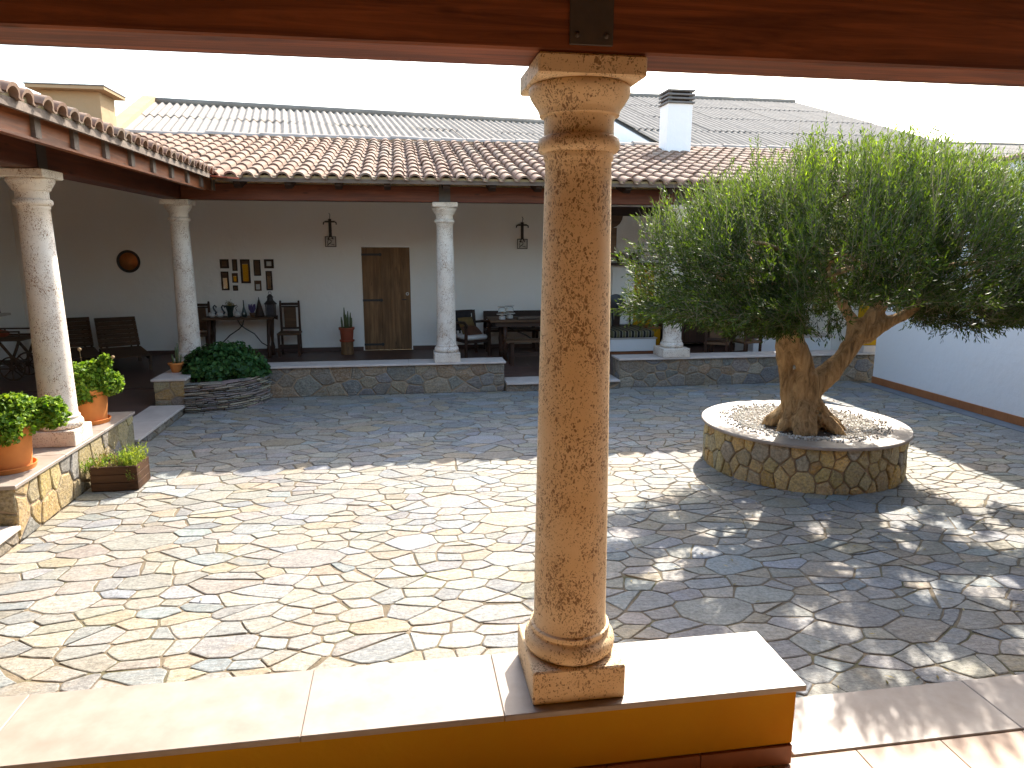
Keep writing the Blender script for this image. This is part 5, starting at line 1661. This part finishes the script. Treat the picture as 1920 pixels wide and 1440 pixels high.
cushion('cushion', 'mustard brown cushion leaning in the armchair', (1.28, 13.86, 0.71), E3(66, 0, 40), (.40, .36, .13), 'olivefab')
cushion('cushion', 'reddish brown cushion lying on the white armchair seat', (1.36, 13.74, 0.62), E3(28, 6, 30), (.42, .34, .11), 'brownfab')

# dining table, benches, glass domes
t = thing('dining_table', 'long dark wooden dining table under the right wall lamp', 'table', (2.6, 13.2, FZ))
for i in range(4):
    y0 = 12.85 + i * .19
    build(MB().box(1.62, 3.75, y0, y0 + .186, .872, .912), 'top_plank', 'midwood', t, bev=0.004)
build(MB().box(1.72, 3.65, 12.90, 12.94, .78, .871), 'apron', 'darkwood', t)
build(MB().box(1.72, 3.65, 13.50, 13.54, .78, .871), 'apron', 'darkwood', t)
for x in (1.90, 3.5):
    for y in (12.95, 13.49):
        build(MB().tube([(x, y, .779), (x, y, .6), (x, y, .5), (x, y, .3), (x, y, FZ)], [.045, .04, .05, .035, .045], 10), 'leg', 'darkwood_z', t, True)
    build(MB().bar((x, 12.97, .22), (x, 13.47, .22), .04, .06), 'stretcher', 'darkwood', t)
build(MB().tube([(1.95, 13.2, .76), (2.35, 13.2, .58), (2.7, 13.2, .36), (3.05, 13.2, .58), (3.45, 13.2, .76)], .012, 6), 'iron_stay', 'iron', t, True)
t = thing('high_back_bench', 'dark high backed bench along the wall behind the dining table', 'bench', (2.7, 14.4, FZ))
build(MB().box(1.68, 3.8, 14.52, 14.57, .80, .935), 'top_rail', 'darkwood', t, bev=0.005)
build(MB().box(1.68, 3.8, 14.525, 14.565, .60, .70), 'mid_rail', 'darkwood', t, bev=0.004)
build(MB().box(1.68, 3.8, 14.12, 14.51, .54, .585), 'seat', 'darkwood', t, bev=0.005)
for x in (1.71, 2.74, 3.77):
    build(MB().box(x - .03, x + .03, 14.525, 14.565, FZ, .799), 'back_leg', 'darkwood_z', t)
    build(MB().box(x - .03, x + .03, 14.14, 14.19, FZ, .539), 'leg', 'darkwood_z', t)
t = thing('bench', 'plain dark wooden bench in front of the dining table', 'bench', (2.5, 12.45, FZ))
build(MB().box(1.82, 3.4, 12.32, 12.62, .555, .60), 'seat', 'midwood', t, bev=0.005)
for x in (1.95, 3.25):
    build(MB().box(x - .03, x + .03, 12.36, 12.41, FZ, .554), 'leg', 'darkwood_z', t)
    build(MB().box(x - .03, x + .03, 12.53, 12.58, FZ, .554), 'leg', 'darkwood_z', t)
build(MB().box(1.98, 3.22, 12.455, 12.485, .30, .36), 'stretcher', 'darkwood', t)
def dome(x, y, label):
    t = thing('glass_dome', label, 'glass jar', (x, y, .913), 0, 'glass domes on the dining table')
    build(MB().lathe([(0.06, 0.0), (0.064, 0.006), (0.06, 0.055), (0.03, 0.06), (0.025, 0.075), (0.10, 0.085), (0.105, 0.095), (0.02, 0.09)], (x, y, .913), 24), 'stand', 'porcelain', t, True, auto=40)
    build(MB().lathe([(0.075, 0.097), (0.078, 0.12), (0.072, 0.19), (0.055, 0.215), (0.02, 0.222), (0.018, 0.225), (0.05, 0.211), (0.068, 0.188), (0.074, 0.12), (0.071, 0.097)], (x, y, .913), 24, False), 'dome', 'glass', t, True)
    build(MB().lathe([(0.085, 0.226), (0.088, 0.238), (0.02, 0.242)], (x, y, .913), 20), 'lid', 'porcelain', t, True, auto=40)
dome(1.86, 13.05, 'left glass dome jar on the dining table')
dome(2.03, 13.22, 'right glass dome jar on the dining table')
t = thing('serving_board', 'flat wooden serving board on the dining table', 'board', (2.35, 13.1, .913))
build(MB().box(2.15, 2.5, 12.98, 13.22, .913, .945), 'board_body', 'greywood', t, bev=0.006)
build(MB().box(2.501, 2.58, 13.08, 13.12, .918, .94), 'handle', 'greywood', t, bev=0.004)

# loungers in the left porch
def lounger(x, y, rz, label):
    t = thing('sun_lounger', label, 'sun lounger', (x, y, FZ), rz, 'wooden loungers in the left porch')
    L = dict(local=True)
    zt = .27
    # local -y is the foot end, hinge at y = 0
    for sx in (-1, 1):
        build(MB().box(sx * .31 - .02, sx * .31 + .02, -1.35, .10, zt - .07, zt), 'side_rail', 'lounger', t, bev=0.004, **L)
        build(MB().box(sx * .31 - .025, sx * .31 + .025, -1.30, -1.25, 0, zt - .071), 'leg', 'lounger', t, **L)
        build(MB().box(sx * .31 - .025, sx * .31 + .025, .02, .07, 0, zt - .071), 'leg', 'lounger', t, **L)
        build(MB().bar((sx * .30, .02, zt + .02), (sx * .30, .42, zt + .52), .035, .035), 'back_rail', 'lounger', t, **L)
    for i in range(13):
        y0 = -1.34 + i * .104
        build(MB().box(-.335, .335, y0, y0 + .092, zt + .001, zt + .02), 'slat', 'lounger', t, bev=0.002, **L)
    for i in range(7):
        a = (i + .5) / 7
        c = Vector((0, .02 + .40 * a - .02, zt + .035 + .50 * a))
        build(MB().obox(c, (.67, .080, .018), Matrix.Rotation(math.atan2(.5, .4), 3, 'X')), 'slat', 'lounger', t, bev=0.002, **L)
    build(MB().bar((-.2, .10, zt - .03), (-.2, .30, zt + .34), .025, .025).bar((.2, .10, zt - .03), (.2, .30, zt + .34), .025, .025), 'prop', 'lounger', t, **L)
lounger(-5.12, 13.75, R(26), 'dark wooden lounger with raised back, nearer to the porch corner')
lounger(-5.92, 13.75, R(26), 'dark wooden lounger with raised back, partly behind the left column')

# serving trolley
t = thing('serving_trolley', 'dark wooden serving trolley with spoked wheels at the left picture edge', 'trolley', (-6.4, 12.4, FZ))
build(MB().box(-6.95, -5.98, 12.15, 12.65, .76, .80), 'tray', 'lounger', t, bev=0.004)
for y in (12.14, 12.64):
    build(MB().box(-6.95, -5.98, y, y + .02, .90, .925), 'rail', 'lounger', t)
    build(MB().box(-6.95, -5.98, y + .002, y + .018, .801, .83), 'tray_edge', 'lounger', t)
    for x in (-6.0, -6.45, -6.93):
        build(MB().box(x, x + .018, y + .001, y + .019, .831, .899), 'rail_post', 'lounger', t)
    build(MB().bar((-6.30, y + .01, .758), (-6.00, y + .01, .30), .03, .035), 'leg', 'lounger', t)
    build(MB().bar((-6.02, y + .04, .758), (-6.20, y + .04, .34), .03, .035), 'leg', 'lounger', t)
    build(MB().box(-6.9, -6.86, y + .0, y + .03, FZ, .759), 'leg', 'lounger', t)
    wx, wz, wr = -6.14, FZ + .19, .185
    wh = MB()
    pts = [(wx + wr * math.cos(2 * math.pi * i / 24), y - .02, wz + wr * math.sin(2 * math.pi * i / 24)) for i in range(25)]
    wo = build(wh.tube(pts, .013, 6, False), 'wheel', 'lounger', t, True)
    for i in range(4):
        a = math.pi * i / 4
        build(MB().bar((wx - wr * .96 * math.cos(a), y - .02, wz - wr * .96 * math.sin(a)), (wx + wr * .96 * math.cos(a), y - .02, wz + wr * .96 * math.sin(a)), .018, .014), 'spoke', 'lounger', wo)
    build(MB().lathe([(.035, -.03), (.035, .03)], (wx, y - .02, wz), 12, True, MX), 'hub', 'lounger', wo)
build(MB().box(-6.85, -6.1, 12.20, 12.60, .38, .40), 'lower_shelf', 'lounger', t)
t = thing('red_bowl', 'dark red bowl on the serving trolley', 'bowl', (-6.37, 12.35, .801))
build(MB().lathe([(.05, 0), (.10, .02), (.135, .07), (.12, .10), (.06, .115), (.02, .13)], (-6.37, 12.35, .801), 20), 'bowl_body', 'terracotta_dark', t, True)

# masonry day bed with striped mattress
t = thing('masonry_bench', 'white masonry day bed with striped mattress beyond the step', 'bench', (4.55, 13.9, FZ))
build(MB().box(4.07, 5.03, 13.40, 14.69, FZ + .06, .44), 'base', 'white_side', t, bev=0.008)
build(MB().box(4.11, 4.99, 13.43, 14.69, FZ, FZ + .059), 'foot', 'skirt', t)
build(MB().box(4.05, 5.05, 13.385, 14.68, .441, .465), 'top_slab', 'marble_grey', t, bev=0.004)
build(MB().box(4.10, 5.0, 13.42, 14.66, .467, .60), 'mattress', 'stripe', t, bev=0.025, smooth=True)
cushion('cushion', 'striped cushion leaning at the head of the day bed', (4.24, 14.35, .80), E3(68, 0, -40), (.42, .40, .14), 'stripe')
# hearth with shelf
t = thing('hearth', 'white hearth with dark mantel shelf and ochre niche in the far right of the porch', 'fireplace', (5.3, 14.5, FZ))
build(MB().box(4.42, 4.90, 14.48, 14.69, .62, 1.86), 'white_panel', 'white', t)
build(MB().box(4.905, 5.35, 14.50, 14.69, .60, 1.86), 'ochre_niche', 'ochre', t)
build(MB().box(4.30, 5.6, 14.30, 14.69, 1.862, 1.915), 'mantel_shelf', 'darkwood', t, bev=0.004)
build(MB().box(5.06, 5.36, 14.05, 14.69, FZ, .56), 'ochre_ledge', 'ochre', t)
build(MB().box(5.06, 5.38, 14.02, 14.69, .562, .60), 'ledge_top', 'skirt', t, bev=0.004)
build(MB().bar((5.42, 14.30, 1.95), (5.62, 14.30, 2.80), .10, .08), 'hood_post', 'darkwood', t)
t = thing('shield_disc', 'round dark metal disc standing on the day bed ledge', 'disc', (4.50, 14.44, 1.04))
build(MB().lathe([(.22, 0), (.225, .01), (.19, .02), (.03, .04)], (4.50, 14.47, 1.04), 28, True, MX), 'disc_body', 'bluedark', t, True, auto=40)
build(MB().box(4.42, 4.58, 14.40, 14.47, .60, .82), 'stand', 'darkwood', t)
t = thing('candlestick', 'dark turned candlestick beside the round disc', 'candlestick', (4.80, 14.40, .60))
build(MB().lathe([(.05, 0), (.05, .02), (.018, .04), (.025, .12), (.014, .2), (.03, .26), (.016, .34), (.03, .40), (.03, .46), (.012, .47)], (4.80, 14.40, .60), 14), 'stick', 'darkwood_z', t, True)
for (x, label) in ((4.57, 'dark round box, left of two ornaments on the mantel shelf'), (4.86, 'dark ringed ornament, right of two on the mantel shelf')):
    t = thing('shelf_ornament', label, 'ornament', (x, 14.45, 1.916))
    build(MB().lathe([(.085, -.03), (.10, -.02), (.10, .02), (.085, .03)], (x, 14.45, 2.026), 20, True, MX), 'case', 'darkwood', t, True, auto=40)
    build(MB().lathe([(.05, .031), (.05, .034)], (x, 14.45, 2.026), 16, True, MX), 'dial', 'porcelain', t)
    build(MB().box(x - .06, x + .06, 14.41, 14.49, 1.916, 1.93), 'foot', 'darkwood', t)
# masonry counter at the right end
t = thing('masonry_counter', 'white masonry counter with dark top behind the olive trunk', 'counter', (7.3, 12.7, FZ))
build(MB().box(6.62, 8.24, 12.45, 13.2, FZ, .545), 'base', 'white_side', t, bev=0.006)
build(MB().box(6.59, 8.245, 12.42, 13.23, .547, .58), 'top_slab', 'marble_grey', t, bev=0.004)
build(MB().box(6.75, 7.9, 12.6, 13.15, .581, .70), 'dark_grill', 'iron', t, bev=0.01)
# round table seen behind the far right column
t = thing('garden_table', 'dark garden table in the porch behind the right column', 'table', (5.75, 12.4, FZ))
build(MB().lathe([(.50, .70), (.52, .71), (.52, .73), (.50, .74)], (5.75, 12.4, FZ), 32), 'table_top', 'darkwood', t)
build(MB().lathe([(.20, 0), (.20, .02), (.05, .06), (.04, .4), (.06, .699)], (5.75, 12.4, FZ), 16), 'pedestal', 'darkwood_z', t, True, auto=40)

chair(5.55, 11.75, 'dark wooden chair right beside the far right column', R(150), 'chairs round the garden table')
chair(6.15, 11.85, 'dark wooden chair behind the parapet, hidden partly by the olive crown', R(195), 'chairs round the garden table')
t = thing('sideboard', 'dark wooden sideboard at the wall behind the garden table', 'sideboard', (6.2, 14.4, FZ))
build(MB().box(5.45, 7.4, 14.2, 14.68, FZ + .08, .95), 'cabinet', 'darkwood', t, bev=0.006)
build(MB().box(5.42, 7.43, 14.17, 14.68, .951, .985), 'top', 'darkwood', t, bev=0.004)
for i in range(4):
    x = 5.47 + i * .48
    d_ = build(MB().box(x + .01, x + .47, 14.18, 14.199, FZ + .11, .92), 'cabinet_door', 'darkwood_z', t, bev=0.004)
    build(MB().lathe([(.012, 0), (.016, .012), (.006, .02)], (x + .42, 14.179, .55), 8, True, MX), 'knob', 'iron', d_)
for x in (5.5, 7.35):
    build(MB().box(x - .03, x + .03, 14.24, 14.30, FZ, FZ + .079), 'foot', 'darkwood', t)
